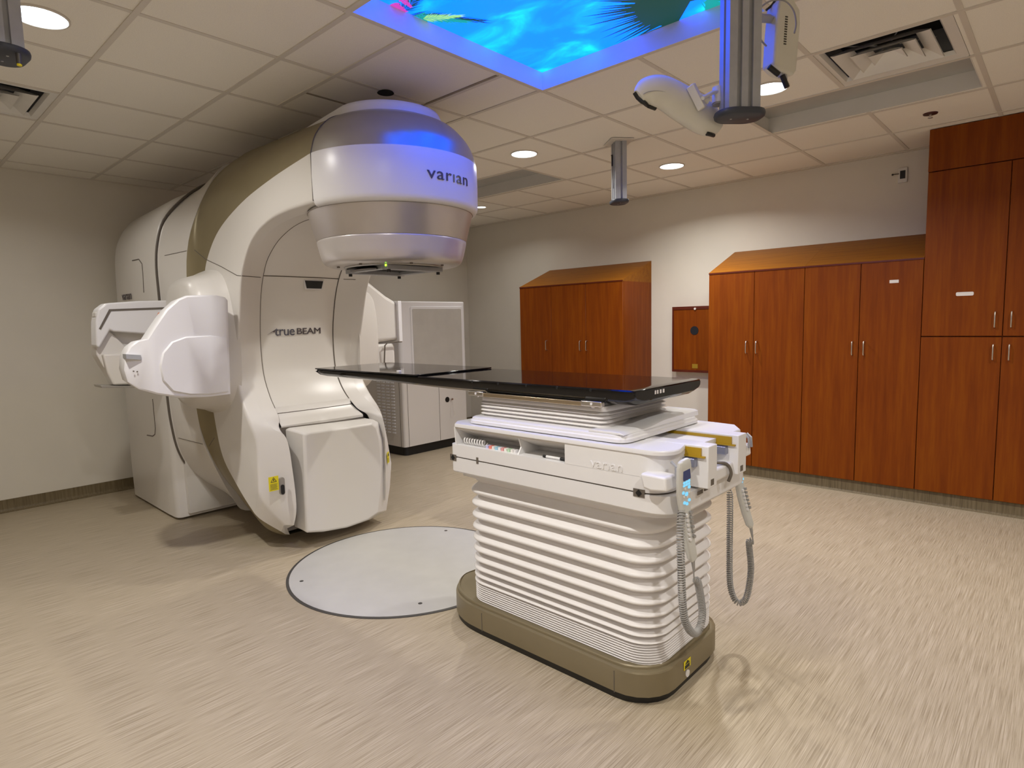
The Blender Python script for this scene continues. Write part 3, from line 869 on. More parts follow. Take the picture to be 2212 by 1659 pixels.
# lobe faces: local frame on the left lobe front
cst = un(589, 1044, X=2.405)
sticker((2.418, cst.y, cst.z), (0, 1, 0), (0, 0, 1), (1, 0, 0), .062, .088, LA)
chn = un(609, 1050, X=2.405)
bm = B(); prism(bm, [(chn.y+a, chn.z+b) for a, b in rrect(-.016, .016, -.055, .055, .0155, 5)], 'x', 2.398, 2.412)
hn = obj('latch_slot', bm, 'silver', LA)
bm = B(); prism(bm, [(chn.y+a, chn.z-.02+b) for a, b in rrect(-.011, .011, -.03, .03, .0105, 5)], 'x', 2.408, 2.416); obj('latch_opening', bm, 'black', hn)
hs_ = [o for o in LA.children if o.name.startswith('imager_housing')]
ob_ = hs_+[o for o in LA.children if o.name.split('.')[0] in ('arm_side_cover', 'inner_cover')]
c2 = on_surface(ob_, [(834, 988), (834.1, 988)], .001, 1)[0]
r2_ = on_surface(ob_, [(840, 988), (840.1, 988)], .001, 1)[0]
q2_ = (r2_-c2); q2_.z = 0; q2_.normalize()
fn_ = Vector((q2_.y, -q2_.x, 0))
if fn_.dot(CAM-c2) < 0: fn_ = -fn_
sticker((c2+r2_)/2+fn_*.004, q2_, (0, 0, 1), fn_, .05, .078, LA)

# hubs for the imaging arms
def hub(sgn, y1, par=LA):
    bm = B()
    pr = [(1.38, 1.05), (1.40, .95), (1.50, .88), (1.66, .87), (1.84, .92), (1.95, 1.05), (1.98, 1.30), (1.96, 1.55), (1.90, 1.70), (1.80, 1.76), (1.60, 1.77), (1.44, 1.74), (1.38, 1.60)]
    pr = crom(pr+[pr[0]], 3)[:-1]
    cx_, cz_ = 1.68, 1.32
    rings = []
    for y, k in ((IY+sgn*.44, 1.12), (IY+sgn*.49, 1.05), (IY+sgn*.53, 1.0), (IY+sgn*(y1-.05), .94), (IY+sgn*(y1-.015), .88), (IY+sgn*y1, .80)):
        rings.append([(cx_+(x-cx_)*k, y, cz_+(z-cz_)*k) for x, z in pr])
    loft(bm, rings); return obj('arm_hub', bm, 'mach', par, ang=60)
hub(-1, .67); hub(1, .67)
# near imaging arm: front block
kb = [(500, 852), (494, 648), (488, 641), (470, 637), (455, 636), (405, 638), (388, 645), (362, 668), (338, 702), (318, 733), (296, 738), (280, 750), (270, 768), (268, 800), (276, 826), (300, 842), (340, 853), (390, 860), (440, 859), (455, 858)]
Kx = 2.16
def KX(u, x): return x - max(0, (u-455)/45)*.055 - max(0, (340-u)/75)*.05
kp = [un(u, v, X=KX(u, Kx)) for u, v in kb]
kc = sum(kp, Vector())/len(kp)
bm = B()
rings = []
for dx, k in ((-.20, .80), (-.185, .87), (-.13, .96), (-.03, 1.0), (-.008, .99), (0, .96)):
    rings.append([(p.x+dx, kc.y+(p.y-kc.y)*k, kc.z+(p.z-kc.z)*k) for p in kp])
vs_ = loft(bm, rings, cap=False)
bm.verts.ensure_lookup_table(); n_k = len(kb)
for base_ in (0, (len(rings)-1)*n_k):
    for grp in ([19, 0, 1, 2, 3, 4], [4, 5, 6, 7, 8, 16, 17, 18, 19], list(range(8, 17))):
        bm.faces.new([bm.verts[base_+i] for i in grp])
ka = obj('imaging_arm', bm, 'machw', LA, ang=32)
# raised front cheek
cb = [(494, 846), (490, 730), (455, 724), (400, 727), (370, 738), (350, 762), (344, 790), (350, 822), (372, 846), (410, 853), (455, 852)]
cp = [un(u, v, X=KX(u, Kx)) for u, v in cb]
cc = sum(cp, Vector())/len(cp)
bm = B(); rg = [[(p.x+dx, cc.y+(p.y-cc.y)*k, cc.z+(p.z-cc.z)*k) for p in cp] for dx, k in ((-.03, 1.0), (.006, .99), (.014, .955))]
loft(bm, rg, cap=False); bm.verts.ensure_lookup_table()
bm.faces.new([bm.verts[22+i] for i in range(2, 11)]); bm.faces.new([bm.verts[22+i] for i in (10, 0, 1, 2)])
obj('arm_cheek', bm, 'machw', ka, ang=40)
P = [un(u, v, X=Kx-.02) for u, v in ((272, 765), (304, 767), (305, 777), (273, 775))]
bm = B(); loft(bm, [[(x, p.y, p.z) for p in P] for x in (Kx-.08, Kx-.018)]); obj('arm_slot', bm, 'alu', ka, smooth=False)
for u, v in ((289, 802), (297, 803)):
    p = un(u, v, X=Kx-.02); bm = B(); cyl(bm, (Kx-.026, p.y, p.z), .004, .004, 'x', 10); obj('screw', bm, 'seam', ka)
p = un(343, 685, X=2.05); bm = B(); prism(bm, [(p.y-.014, p.z-.02), (p.y-.004, p.z-.024), (p.y+.02, p.z+.02), (p.y+.008, p.z+.026)], 'x', 2.02, 2.06); obj('release_lever', bm, 'orange', ka, smooth=False)
# rear imaging arm
Rx = 1.42
def pr_(pts, x0_, x1_, mt, name, par=None, bev=.01):
    P = [un(u, v, X=x1_) for u, v in pts]
    bm = B(); loft(bm, [[(x, p.y, p.z) for p in P] for x in (x0_, x1_)])
    return obj(name, bm, mt, par or LA, bevel=bev)
ra = pr_([(207, 695), (212, 668), (229, 655), (300, 650), (410, 648), (410, 716), (325, 722), (245, 716), (238, 712), (215, 752), (208, 748)], Rx-.12, Rx, 'machw', 'rear_imaging_arm')
pr_([(236, 668), (400, 662), (400, 666), (240, 672), (218, 712), (214, 710)], Rx-.02, Rx+.004, 'seam', 'trim_line', ra, 0)
pr_([(207, 700), (240, 712), (238, 716), (285, 762), (290, 835), (250, 832), (222, 790), (208, 765)], Rx-.17, Rx-.05, 'mach', 'arm_body', ra, .012)
pr_([(222, 765), (300, 762), (310, 830), (245, 832), (232, 805)], Rx-.12, Rx-.01, 'mach', 'arm_body', ra, .012)
pr_([(240, 716), (330, 722), (340, 765), (222, 765), (215, 752)], Rx-.16, Rx-.09, 'mach', 'arm_inner', ra, 0)
pr_([(217, 833), (290, 834), (292, 838), (220, 838)], Rx-.14, Rx+.02, 'silver', 'base_plate', ra, .002)
for k in range(3):
    v = 675+k*14
    pr_([(206, v), (213, v-3), (213, v+7), (206, v+9)], Rx-.10, Rx-.02, 'mach', 'grip', ra, .002)
# far-side imaging arm
bm = B()
fa = [(IY+.45, 1.72), (IY+.56, 1.79), (IY+.78, 1.64), (IY+.86, 1.60), (IY+.90, 1.56), (IY+.90, 1.29), (IY+.70, 1.28), (IY+.45, 1.1)]
loft(bm, [[(x, y, z) for y, z in fa] for x in (1.55, 1.84, 1.90)])
fo = obj('far_imaging_arm', bm, 'mach', LA, bevel=.03, seg=4)
bm = B(); box(bm, 1.62, 1.925, IY+.87, IY+.905, 1.275, 1.60); obj('edge_trim', bm, 'machw', fo, bevel=.004)
bm = B(); tube(bm, [(1.915, IY+.90, 1.275), (1.915, IY+.76, 1.27), (1.915, IY+.735, 1.25), (1.90, IY+.73, 1.08)], .006, 6); obj('panel_seam', bm, 'seam', fo)
bm = B(); box(bm, 1.60, 1.885, IY+.45, IY+.86, 1.0, 1.268); obj('arm_body', bm, 'mach', fo, bevel=.03)

# ------------------------------------------------------------------ treatment couch
CH = thing('treatment_couch', 'treatment couch with glossy black top on white bellows and bronze base', 'treatment couch', (4.36, IY, 0))
# base
def base_outline(g=0.0, z=0):
    P = []
    hy = .315-g
    xr, xl = 4.885-g, 3.675+g
    for a in range(0, 91, 15):
        t = math.radians(a-0); P.append((xr-.16+.16*math.cos(t), IY+hy-.16+.16*math.sin(t)))
    P += [(4.04, IY+hy)]+crom([(4.0, IY+hy), (3.90, IY+hy*.97), (3.80, IY+hy*.84), (3.73, IY+hy*.62), (3.69, IY+hy*.34), (xl, IY)], 4)
    Q = [(x, 2*IY-y) for x, y in reversed(P[:-1])]
    return [(x, y, z) for x, y in P+Q]
bm = B(); loft(bm, [base_outline(.014, .0), base_outline(.010, .03)]); obj('plinth', bm, 'black', CH)
bm = B(); loft(bm, [base_outline(.008, .028), base_outline(0, .034), base_outline(0, .122), base_outline(.002, .127), base_outline(.007, .129), base_outline(.016, .129), base_outline(.017, .137), base_outline(.020, .141), base_outline(.034, .142), base_outline(.038, .136), base_outline(.05, .138)])
bs = obj('base', bm, 'base', CH, ang=24)
for x in (4.02, 4.72):
    bm = B(); box(bm, x-.0015, x+.0015, IY-.3165, IY-.313, .03, .115); obj('base_seam', bm, 'seam', bs, smooth=False)
sticker((4.8865, 2.065, .093), (0, 1, 0), (0, 0, 1), (1, 0, 0), .055, .034, CH)
bm = B(); cyl(bm, (4.884, 2.07, .052), .014, .004, 'x', 24); obj('base_button', bm, 'machw', bs)
# main bellows
prof = []
def pleat(z0, z1, amp_o, amp_i, k=8):
    return [(z0+(z1-z0)*i/k, amp_i+(amp_o-amp_i)*(.5-.5*math.cos(2*PI*i/k))**.8) for i in range(k)]
zs = [.214, .240, .272, .312, .358, .408, .460, .514, .570, .628, .690]
for i in range(8):
    z0 = .134+.010*i; prof += [(z0, -.02), (z0+.0022, -.02), (z0+.003, .0), (z0+.006, .005), (z0+.0092, .0)]
for a, b in zip(zs, zs[1:]): prof += [(a+(b-a)*i/14, -.026+.034*(.5-.5*math.cos(2*PI*(i/14)**.74))**.85) for i in range(14)]
prof.append((.692, -.026)); prof.append((.70, -.01)); prof.append((.74, -.01))
bm = B()
rings = []
for z, o in prof:
    f = (z-.13)/.6
    e = o
    rings.append([(x, y, z) for x, y in rrect(3.88-e-.0*f, 4.855+e, IY-.265-e-.008*f, IY+.265+e+.008*f, .11+e*.6, 8)])
loft(bm, rings); obj('bellows', bm, 'bellow', CH, ang=62)
# carriage skirt and body
bm = B(); X0, X1, hy = 3.862, 4.965, .330
def rr2(x0, x1, y0, y1, rf, rb, n=8):
    out = []
    for cx, cy, a, r in ((x1-rb, y1-rb, 0, 1), (x0+rf, y1-rf, PI/2, 0), (x0+rf, y0+rf, PI, 0), (x1-rb, y0+rb, 1.5*PI, 1)):
        q = rb if r else rf
        for i in range(n+1):
            t = a+PI/2*i/n; out.append((cx+q*math.cos(t), cy+q*math.sin(t)))
    return out
loft(bm, [[(x, y, z) for x, y in rr2(X0+g_, X1-g_, IY-hy+g_, IY+hy-g_, .025, .10)] for z, g_ in ((.744, .008), (.746, .003), (.751, 0), (.812, 0))])
obj('carriage_skirt', bm, 'couchw', CH, ang=25)
bm = B(); loft(bm, [[(x, y, z) for x, y in rr2(X0+.03, X1-.03, IY-hy+.03, IY+hy-.03, .03, .09)] for z in (.725, .745)])
obj('skirt_lip', bm, 'couchw', CH)
bm = B(); loft(bm, [[(x, y, z) for x, y in rr2(X0+.006, 4.920, IY-hy+.004, IY+hy-.004, .022, .08)] for z in (.811, .819)])
obj('carriage_gap', bm, 'seam', CH)
# body: built from slabs so the two trays on the near side are real recesses
XB = 4.925
def rr_(g_, x1=XB): return rr2(X0+g_, x1-g_, IY-hy+g_, IY+hy-g_, .025, .085)
yb = IY-hy
bm = B(); loft(bm, [[(x, y, z) for x, y in rr_(0)] for z in (.818, .872)]); cb_ = obj('carriage_body', bm, 'couchw', CH, ang=50)
cr_ = [(4.515, yb+.14), (4.515, yb)]+[(XB-.085+.085*math.cos(1.5*PI+PI/2*i/8), yb+.085+.085*math.sin(1.5*PI+PI/2*i/8)) for i in range(9)]
cr_ += [(XB, IY+hy-.085)]+[(XB-.085+.085*math.cos(PI/2*i/8), IY+hy-.085+.085*math.sin(PI/2*i/8)) for i in range(1, 9)]+[(X0+.025, IY+hy), (X0, IY+hy-.025), (X0, yb+.14)]
bm = B(); loft(bm, [[(x, y, z) for x, y in cr_] for z in (.8715, .951)])
obj('carriage_wall', bm, 'couchw', CH, ang=50)
bm = B(); prism(bm, [(yb+.14, .951), (yb+.004, .951), (yb+.004, .944), (yb+.10, .90), (yb+.14, .885)], 'x', 3.90, 4.515); obj('tray_back', bm, 'mach', CH, smooth=False)
bm = B(); prism(bm, [(yb+.005, .871), (yb+.0, .951), (yb+.14, .951), (yb+.14, .871)], 'x', 3.893, 3.90); obj('tray_end', bm, 'couchw', CH, smooth=False)
bm = B(); prism(bm, [(yb+.01, .871), (yb+.03, .90), (yb+.012, .951), (yb+.14, .951), (yb+.14, .871)], 'x', 4.263, 4.269); obj('tray_divider', bm, 'couchw', CH, smooth=False)
# deck
def deck_ring(g_, z):
    P = rrect(X0+g_, 4.93-g_, IY-hy+g_-.004, IY+hy-g_+.004, .05, 6)
    return [(x, y, z) for x, y in P]
bm = B()
dk = [(X0-.002, yb+.05), (X0+.04, yb-.004), (4.86, yb-.004), (4.885, yb-.001), (4.908, yb+.008), (4.928, yb+.024), (4.941, yb+.045), (4.946, yb+.07), (4.946, yb+.09), (4.925, IY-.166), (4.76, IY-.155), (4.70, IY-.10), (4.70, IY+.10), (4.76, IY+.10), (4.96, IY+.155), (4.96, IY+hy-.10), (4.90, IY+hy-.01), (4.80, IY+hy+.004), (X0+.04, IY+hy+.004), (X0-.002, IY+hy-.05)]
loft(bm, [[(4.4+(x-4.4)*k, IY+(y-IY)*k, z) for x, y in dk] for z, k in ((.951, .997), (.953, 1), (.964, 1), (.968, .996))])
obj('deck', bm, 'couchw', CH, ang=25)
# rear prongs with rails
for y0_, y1_, xa in ((IY-.165, IY-.095, 4.70), (IY+.09, IY+.165, 4.70)):
    bm = B(); box(bm, xa, 5.01, y0_, y1_, .820, .969)
    pg = obj('rail_prong', bm, 'couchw', CH, bevel=.003)
    bm = B(); box(bm, xa, 4.985, y0_-.006, y0_+.002, .934, .962); obj('amber_strip', bm, 'railyel', pg, smooth=False)
    bm = B(); box(bm, xa, 5.0, y0_-.010, y0_+.002, .9285, .9345); obj('amber_lip', bm, 'railyel', pg, smooth=False)
    bm = B(); box(bm, xa, 4.97, y0_-.024, y0_+.002, .895, .925); rb = obj('steel_rail', bm, 'railblue', pg, bevel=.002)
    bm = B(); cyl(bm, (4.90, y0_-.027, .91), .006, .004, 'y', 12); obj('rail_screw', bm, 'machw', rb)
    bm = B(); box(bm, 5.009, 5.0105, y0_+.02, y0_+.045, .828, .85); obj('end_bracket', bm, 'seam', pg, smooth=False)
bm = B(); box(bm, 4.68, 4.99, IY-.10, IY+.10, .818, .868); obj('rear_tray', bm, 'couchw', CH, bevel=.01)
bm = B(); tube(bm, crom([(4.86, IY-.06, .90), (4.90, IY-.05, .885), (4.96, IY-.02, .880), (4.99, IY+.03, .87), (5.0, IY+.05, .835), (4.99, IY+.05, .80)], 5), .006, 8)
obj('tray_cable', bm, 'seam', CH)
bm = B(); box(bm, 4.974, 4.977, 1.955, 1.995, .795, .808); box(bm, 4.974, 4.977, 2.01, 2.035, .798, .806); obj('connector', bm, 'seam', CH, smooth=False)
# dovetail keys on the side gap
for u, v, w_ in ((979, 988, .020), (1031, 995, .006), (1380, 1065, .022)):
    p = un(u, v, Y=yb-.001)
    bm = B(); box(bm, p.x-w_, p.x+w_, yb-.002, yb+.002, p.z-.014, p.z+.014); k_ = obj('lock_recess', bm, 'seam', CH, smooth=False)
    if w_ > .01:
        bm = B(); prism(bm, [(p.x, p.z-.013), (p.x+.012, p.z), (p.x, p.z+.013), (p.x-.012, p.z)], 'y', yb-.004, yb-.001); obj('lock_key', bm, 'black', k_, smooth=False)
c3 = un(1310, 1005, Y=yb)
bend_text('var\u0131an', .062, 'couchw', 'maker_lettering', CH, lambda x, y, z: Vector((c3.x+x*.85, yb-z, c3.z+y*.8)), .0025, 1.1)
p = un(1158, 1066, Y=IY-.28)
# pendant hooks
for sg, hxx in ((-1, 4.93), (1, 4.93)):
    yy = IY+sg*(hy-.01)
    bm = B(); prism(bm, [(4.86, .895), (4.955, .893), (4.96, .845), (4.90, .838), (4.87, .845)], 'y', yy-.045, yy+.028)
    obj('pendant_hook', bm, 'couchw', CH, bevel=.008)
    bm = B(); tube(bm, [(4.945, yy-.01*sg, .935), (4.962, yy-.012*sg, .92), (4.965, yy-.012*sg, .88)], .005, 6); tube(bm, [(4.945, yy+.012, .935), (4.962, yy+.014, .92), (4.965, yy+.014, .88)], .005, 6)
    obj('hook_spring', bm, 'alu', CH)
# turn slab + moulded rear lip
def slab(x0_, x1_, g_, z, r=.05): return [(x, y, z) for x, y in rrect(x0_+g_, x1_-g_, IY-.305+g_, IY+.30-g_, r, 6)]
bm = B(); loft(bm, [slab(3.945, 4.765, .0, .972), slab(3.945, 4.765, 0, .984), slab(3.945, 4.765, .003, .988), slab(3.945, 4.765, .005, .988), slab(3.945, 4.765, .007, .996), slab(3.945, 4.765, .012, .999)]); obj('turn_plate', bm, 'couchw', CH, ang=28)
bm = B(); box(bm, 3.96, 4.70, IY-.28, IY+.28, .966, .972); obj('plate_gap', bm, 'seam', CH, smooth=False)
bm = B()
rings = []
for i in range(13):
    y = IY-.295+.59*i/12
    f = i/12
    h = 1.010+.016*(.5+.5*math.tanh((f-.42)*9))
    rings.append([(4.60, y, .999), (4.60, y, h-.006), (4.610, y, h-.001), (4.735, y, h-.002), (4.750, y, h-.008), (4.753, y, .999)])
loft(bm, rings); obj('moulded_lip', bm, 'couchw', CH, ang=50, bevel=.004)
# upper bellows
prof = [(.999, -.004)]
for i in range(4): prof += pleat(1.001+.016*i, 1.017+.016*i, .006, -.010, 6)
prof += [(1.065, -.010), (1.066, .0), (1.086, .0), (1.088, -.006)]
bm = B(); loft(bm, [[(x, y, z) for x, y in rrect(3.965-o, 4.635+o, IY-.238-o, IY+.238+o, .035, 5)] for z, o in prof]); obj('upper_bellows', bm, 'bellow', CH, ang=75)
bm = B(); box(bm, 3.99, 4.62, IY-.22, IY+.22, 1.086, 1.096); obj('top_bearer', bm, 'alu', CH)
# brass coloured side rail with clamps
ra_m = mat('warm_rail_metal', (.50, .40, .27), .25, .9)
for sg in (-1, 1):
    yy = IY+sg*.262
    bm = B(); box(bm, 4.0, 4.64, yy-.008, yy+.008, 1.088, 1.106); rl_ = obj('side_rail', bm, ra_m, CH, bevel=.003)
    for x in (3.98, 4.60):
        bm = B(); cyl(bm, (x, yy-sg*-.004, 1.096), .013, .024*1, 'y', 16); box(bm, x-.05, x+.045, yy-.012, yy+.012, 1.090, 1.110); obj('clamp', bm, 'chrome', rl_, bevel=.004)
        bm = B(); cyl(bm, (x, yy+sg*.014, 1.1), .005, .004, 'y', 10); obj('clamp_screw', bm, 'machw', rl_)
# table top: boat section
def sect(x, hw, zt, zb, wb):
    pts = [(hw-.005, zt), (hw, zt-.005), (hw-.002, min(zt-.008, zt+(zb-zt)*.45)), (hw-.012, min(zt-.009, zt+(zb-zt)*.7)), (wb+.022, zb+(zt-zb)*.08), (wb, zb)]
    return [(x, IY-a, z) for a, z in pts]+[(x, IY+a, z) for a, z in reversed(pts)]
bm = B()
ZT = 1.158
loft(bm, [sect(2.615, .262, ZT, ZT-.010, .25), sect(2.63, .265, ZT, ZT-.034, .225), sect(2.70, .265, ZT, ZT-.046, .20), sect(3.3, .265, ZT, ZT-.048, .20), sect(3.8, .265, ZT, ZT-.060, .20), sect(4.60, .265, ZT, ZT-.064, .20), sect(4.735, .265, ZT, ZT-.064, .185), sect(4.760, .265, ZT, ZT-.056, .185), sect(4.774, .262, ZT-.002, ZT-.048, .185), sect(4.778, .257, ZT-.006, ZT-.042, .19)])
tt = obj('tabletop', bm, 'carbon', CH, ang=32)
bm = B(); prism(bm, rrect(2.60, 3.56, IY-.272, IY+.268, .02, 4), 'z', ZT+.001, ZT+.008); obj('insert_panel', bm, 'carbon', tt, bevel=.002)
pA = un(862, 802, Z=ZT+.012)
bm = B(); box(bm, pA.x-.012, pA.x+.010, pA.y-.008, pA.y+.008, ZT+.007, ZT+.016); obj('insert_catch', bm, 'paper', tt, bevel=.002)
for k in range(5):
    bm = B(); cyl(bm, (3.95+k*.16, IY-.2655, ZT-.008), .006, .002, 'y', 10); obj('index_notch', bm, 'black', tt)
c4 = un(1426, 846, X=4.779)
bm = B()
for i, (a, w_) in enumerate(((-.035, .010), (-.018, .010), (.004, .012), (.026, .012))):
    box(bm, 4.7785, 4.7795, c4.y+a-w_/2, c4.y+a+w_/2, c4.z-.006, c4.z+.008)
obj('end_symbols', bm, 'paper', tt, smooth=False)

# ---- things in the couch trays
t = thing('marker_pen', 'black and white marker pen lying in the right-hand couch tray', 'pen', (4.46, yb+.03, .875))
bm = B(); cyl(bm, (4.40, yb+.03, .8785), .0055, .075, 'x', 12); obj('barrel', bm, 'machw', t)
bm = B(); cyl(bm, (4.472, yb+.03, .879), .0068, .036, 'x', 12); obj('pen_cap', bm, 'black', t)
bm = B(); cyl(bm, (4.385, yb+.03, .8785), .0058, .016, 'x', 12); obj('end_plug', bm, 'black', t)
# coil and tags in the left tray
bm = B()
pts = []
for i in range(160):
    f = i/159; a = f*2*PI*8
    pts.append((3.925+.13*f, yb+.035+.012*math.cos(a), .888+.012*math.sin(a)))
tube(bm, pts, .0035, 6)
tag(obj('coiled_cord', bm, 'couchw', origin=(3.98, yb+.035, .875)), 'white coiled cord lying at the left end of the couch tray', 'cord')
tc_ = [(.55, .55, .85), (.8, .25, .2), (.85, .82, .8), (.35, .6, .75), (.8, .8, .85), (.75, .35, .35), (.85, .85, .8), (.5, .7, .5), (.85, .82, .8), (.8, .78, .8)]
for i, c_ in enumerate(tc_):
    x = 4.075+.018*i
    bm = B(); prism(bm, rrect(x-.007, x+.006, yb+.022, yb+.048, .003, 2), 'z', .872, .884)
    o = obj('key_tag', bm, mat('tag_plastic_%d' % i, c_, .5), origin=(x, yb+.035, .872))
    cn = ['lavender', 'red', 'white', 'blue', 'pale blue', 'dusky red', 'white', 'green', 'white', 'cream'][i]
    pn = ['first', 'second', 'third', 'fourth', 'fifth', 'sixth', 'seventh', 'eighth', 'ninth', 'tenth'][i]
    tag(o, 'small %s tag, %s from the left in the couch tray row' % (cn, pn), 'tag', 'plastic tags in the couch tray')

# ------------------------------------------------------------------ hand pendants
def pendant(name, label, p0, p1, roll, facing, hang, wall_pt, rise):
    """p0 top centre, p1 bottom centre (world); facing = outward direction of the keys"""
    p0, p1 = Vector(p0), Vector(p1)
    t = thing('hand_pendant', label, 'hand control', tuple(p0), 'hand pendants hanging at the foot of the couch')
    L = (p1-p0).length
    dz = (p0-p1).normalized()
    f = Vector(facing); f = (f-dz*f.dot(dz)).normalized()
    s = dz.cross(f)          # right-hand side when looking at the keys: -s ... s
    def P(a, b, c): return p0-dz*b+s*a+f*c     # a across, b down, c out
    prof = [(0, .016, .006), (.006, .026, .010), (.03, .031, .013), (.13, .030, .013), (.17, .026, .012), (.24, .021, .014), (.32, .021, .014), (.375, .019, .012), (.39, .010, .006)]
    bm = B(); rings = []
    for b, w_, d_ in prof:
        b = b/.39*L
        bow = .018*math.sin(PI*min(1, b/L))
        rings.append([P(a*w_, b, c*d_-bow) for a, c in ((-1, -.4), (-1, .4), (-.75, .9), (.75, .9), (1, .4), (1, -.4), (.7, -1), (-.7, -1))])
    loft(bm, rings); body = obj('shell', bm, 'pend', t, ang=40, bevel=.003)
    def pad(a, b, w_, h_, mt, nm, up_=.002):
        b = b/.39*L; bow = .018*math.sin(PI*min(1, b/L))
        dd = .0125 if b < .17*L/.39 else .0135
        bm = B(); loft(bm, [[P(a+x, b+y, dd-bow+c) for x, y in rrect(-w_, w_, -h_, h_, min(w_, h_)*(.12 if nm == 'display' else .7), 3)] for c in (-.002, up_)])
        return obj(nm, bm, mt, t, smooth=False)
    pad(0, .050, .017, .023, 'screen', 'display', .001)
    for a in (-.012, 0, .012):
        for b in (.083, .094): pad(a, b, .0052, .0042, 'glow', 'key')
    for a, b, r in ((.013, .107, .0058), (-.016, .120, .0052), (.0, .130, .0066), (.013, .158, .005), (-.011, .160, .005), (.001, .168, .005)): pad(a, b, r, r, 'glow', 'key')
    for a, b in ((-.006, .108), (.014, .128), (-.012, .137), (.004, .142)): pad(a, b, .004, .004, 'paper', 'key', .001)
    for i in range(6):
        pad(.011, .205+.018*i, .0055, .0055, 'cord', 'thumb_key', .008); pad(-.009, .209+.018*i, .0055, .0055, 'machw', 'thumb_key', .006)
    # cord: short straight strain relief, then a coil hanging in a loop back up to the couch
    q = P(0, L, 0)
    path = [q, q-dz*.03, q-dz*.06+Vector((0, 0, -.01))]+[Vector(h) for h in hang]
    ax = crom([tuple(v) for v in path], 24)
    ax = [Vector(v) for v in ax]
    # arc-length resample
    acc = [0]
    for a, b in zip(ax, ax[1:]): acc.append(acc[-1]+(b-a).length)
    tot = acc[-1]
    def at(d):
        for i in range(len(acc)-1):
            if acc[i+1] >= d:
                k = (d-acc[i])/max(1e-9, acc[i+1]-acc[i]); return ax[i].lerp(ax[i+1], k)
        return ax[-1]
    turns = 100
    st = .075
    n = turns*9
    pts = []
    tan0 = None; side = Vector((0, 1, 0))
    for i in range(14): pts.append(at(st*i/14))
    for i in range(n+1):
        g_ = i/n
        # coil is tight near the low end, looser towards the couch
        d = st+(tot-st-.02)*(g_**(1.22 if rise else .9))
        c = at(d); tn = (at(min(tot, d+.004))-at(max(0, d-.004)))
        if tn.length < 1e-9: tn = Vector((0, 0, 1))
        tn.normalize()
        side = (side-tn*side.dot(tn)).normalized(); o2 = tn.cross(side)
        a = g_*turns*2*PI
        rad = .0115*min(1, i/30, (n-i)/30)
        pts.append(c+(side*math.cos(a)+o2*math.sin(a))*rad)
    pts.append(at(tot))
    bm = B(); tube(bm, pts, .0027, 5); obj('coiled_cord', bm, 'cord', t)
    bm = B(); tube(bm, [q+dz*.004, q-dz*.02, q-dz*.04], [.007, .0055, .004], 10); obj('strain_relief', bm, 'cord', t)
    return t
def pt(u, v, **k): return tuple(un(u, v, **k))
AX = 5.00
pendant('p', 'hand pendant hanging from the near rear corner of the couch', pt(1478, 992, X=AX), pt(1497, 1212, X=AX), 0, (1, -.25, .12),
        [pt(1508, 1260, X=AX), pt(1517, 1320, X=AX), pt(1512, 1355, X=AX), pt(1500, 1368, X=AX), pt(1486, 1355, X=AX), pt(1476, 1320, X=AX), pt(1471, 1220, X=AX), pt(1470, 1130, X=AX-.01), pt(1478, 1080, X=4.97)], None, True)
AX = 5.02
pendant('p', 'hand pendant hanging from the far rear corner of the couch', pt(1592, 965, Y=IY+.36), pt(1622, 1140, Y=IY+.36), 0, (.9, -.05, .3),
        [pt(1618, 1170, Y=IY+.36), pt(1622, 1230, Y=IY+.36), pt(1614, 1285, Y=IY+.36), pt(1602, 1302, Y=IY+.36), pt(1588, 1296, Y=IY+.35), pt(1577, 1260, Y=IY+.34), pt(1576, 1180, Y=IY+.33), pt(1577, 1100, Y=IY+.32), pt(1576, 1040, Y=IY+.31)], None, True)

# ------------------------------------------------------------------ hanging posts
def post(x, y, zb, label, yaw, slot=True):
    t = thing('ceiling_post', label, 'ceiling post', (x, y, CE), 'aluminium posts hanging from the ceiling')
    ca, sa = math.cos(yaw), math.sin(yaw)
    def R2(a, b): return (x+a*ca-b*sa, y+a*sa+b*ca)
    # extruded section with open grooves
    w, d, g_, gd = .055, .041, .008, .014
    sec = [(-w, -d), (-w*.35-g_, -d), (-w*.35-g_, -d+gd), (-w*.35+g_, -d+gd), (-w*.35+g_, -d), (w*.35-g_, -d), (w*.35-g_, -d+gd), (w*.35+g_, -d+gd), (w*.35+g_, -d), (w, -d),
           (w, -g_), (w-gd, -g_), (w-gd, g_), (w, g_), (w, d), (g_, d), (g_, d-gd), (-g_, d-gd), (-g_, d), (-w, d), (-w, g_), (-w+gd, g_), (-w+gd, -g_), (-w, -g_)]
    bm = B(); loft(bm, [[(*R2(a, b), z) for a, b in sec] for z in (zb, CE)]); obj('extrusion', bm, 'alu', t, smooth=False)
    bm = B(); cp_ = rrect(-.085, .085, -.062, .062, .055, 8)
    loft(bm, [[(*R2(a*k, b*k), z) for a, b in cp_] for z, k in ((zb-.022, .90), (zb-.018, .97), (zb-.008, 1), (zb, .97), (zb+.001, .9))]); cp2 = obj('end_cap', bm, 'cap', t, ang=50)
    for a in (-.03, .03):
        bm = B(); q = R2(a, 0); cyl(bm, (q[0], q[1], zb-.0235), .004, .003, n=10); obj('cap_screw', bm, 'alu', cp2)
    bm = B(); loft(bm, [[(*R2(a*k, b*k), z) for a, b in rrect(-.10, .10, -.085, .085, .01, 3)] for z, k in ((CE-.004, 1), (CE-.010, .97))]); obj('ceiling_collar', bm, 'grid', t, smooth=False)
    return t, R2
pc_, R2c = post(3.42, 3.90, 2.275, 'bare aluminium post hanging from the ceiling before the back wall', math.radians(-40))
bm = B(); q = [R2c(a, b) for a, b in ((-.028, -.047), (-.012, -.047))]
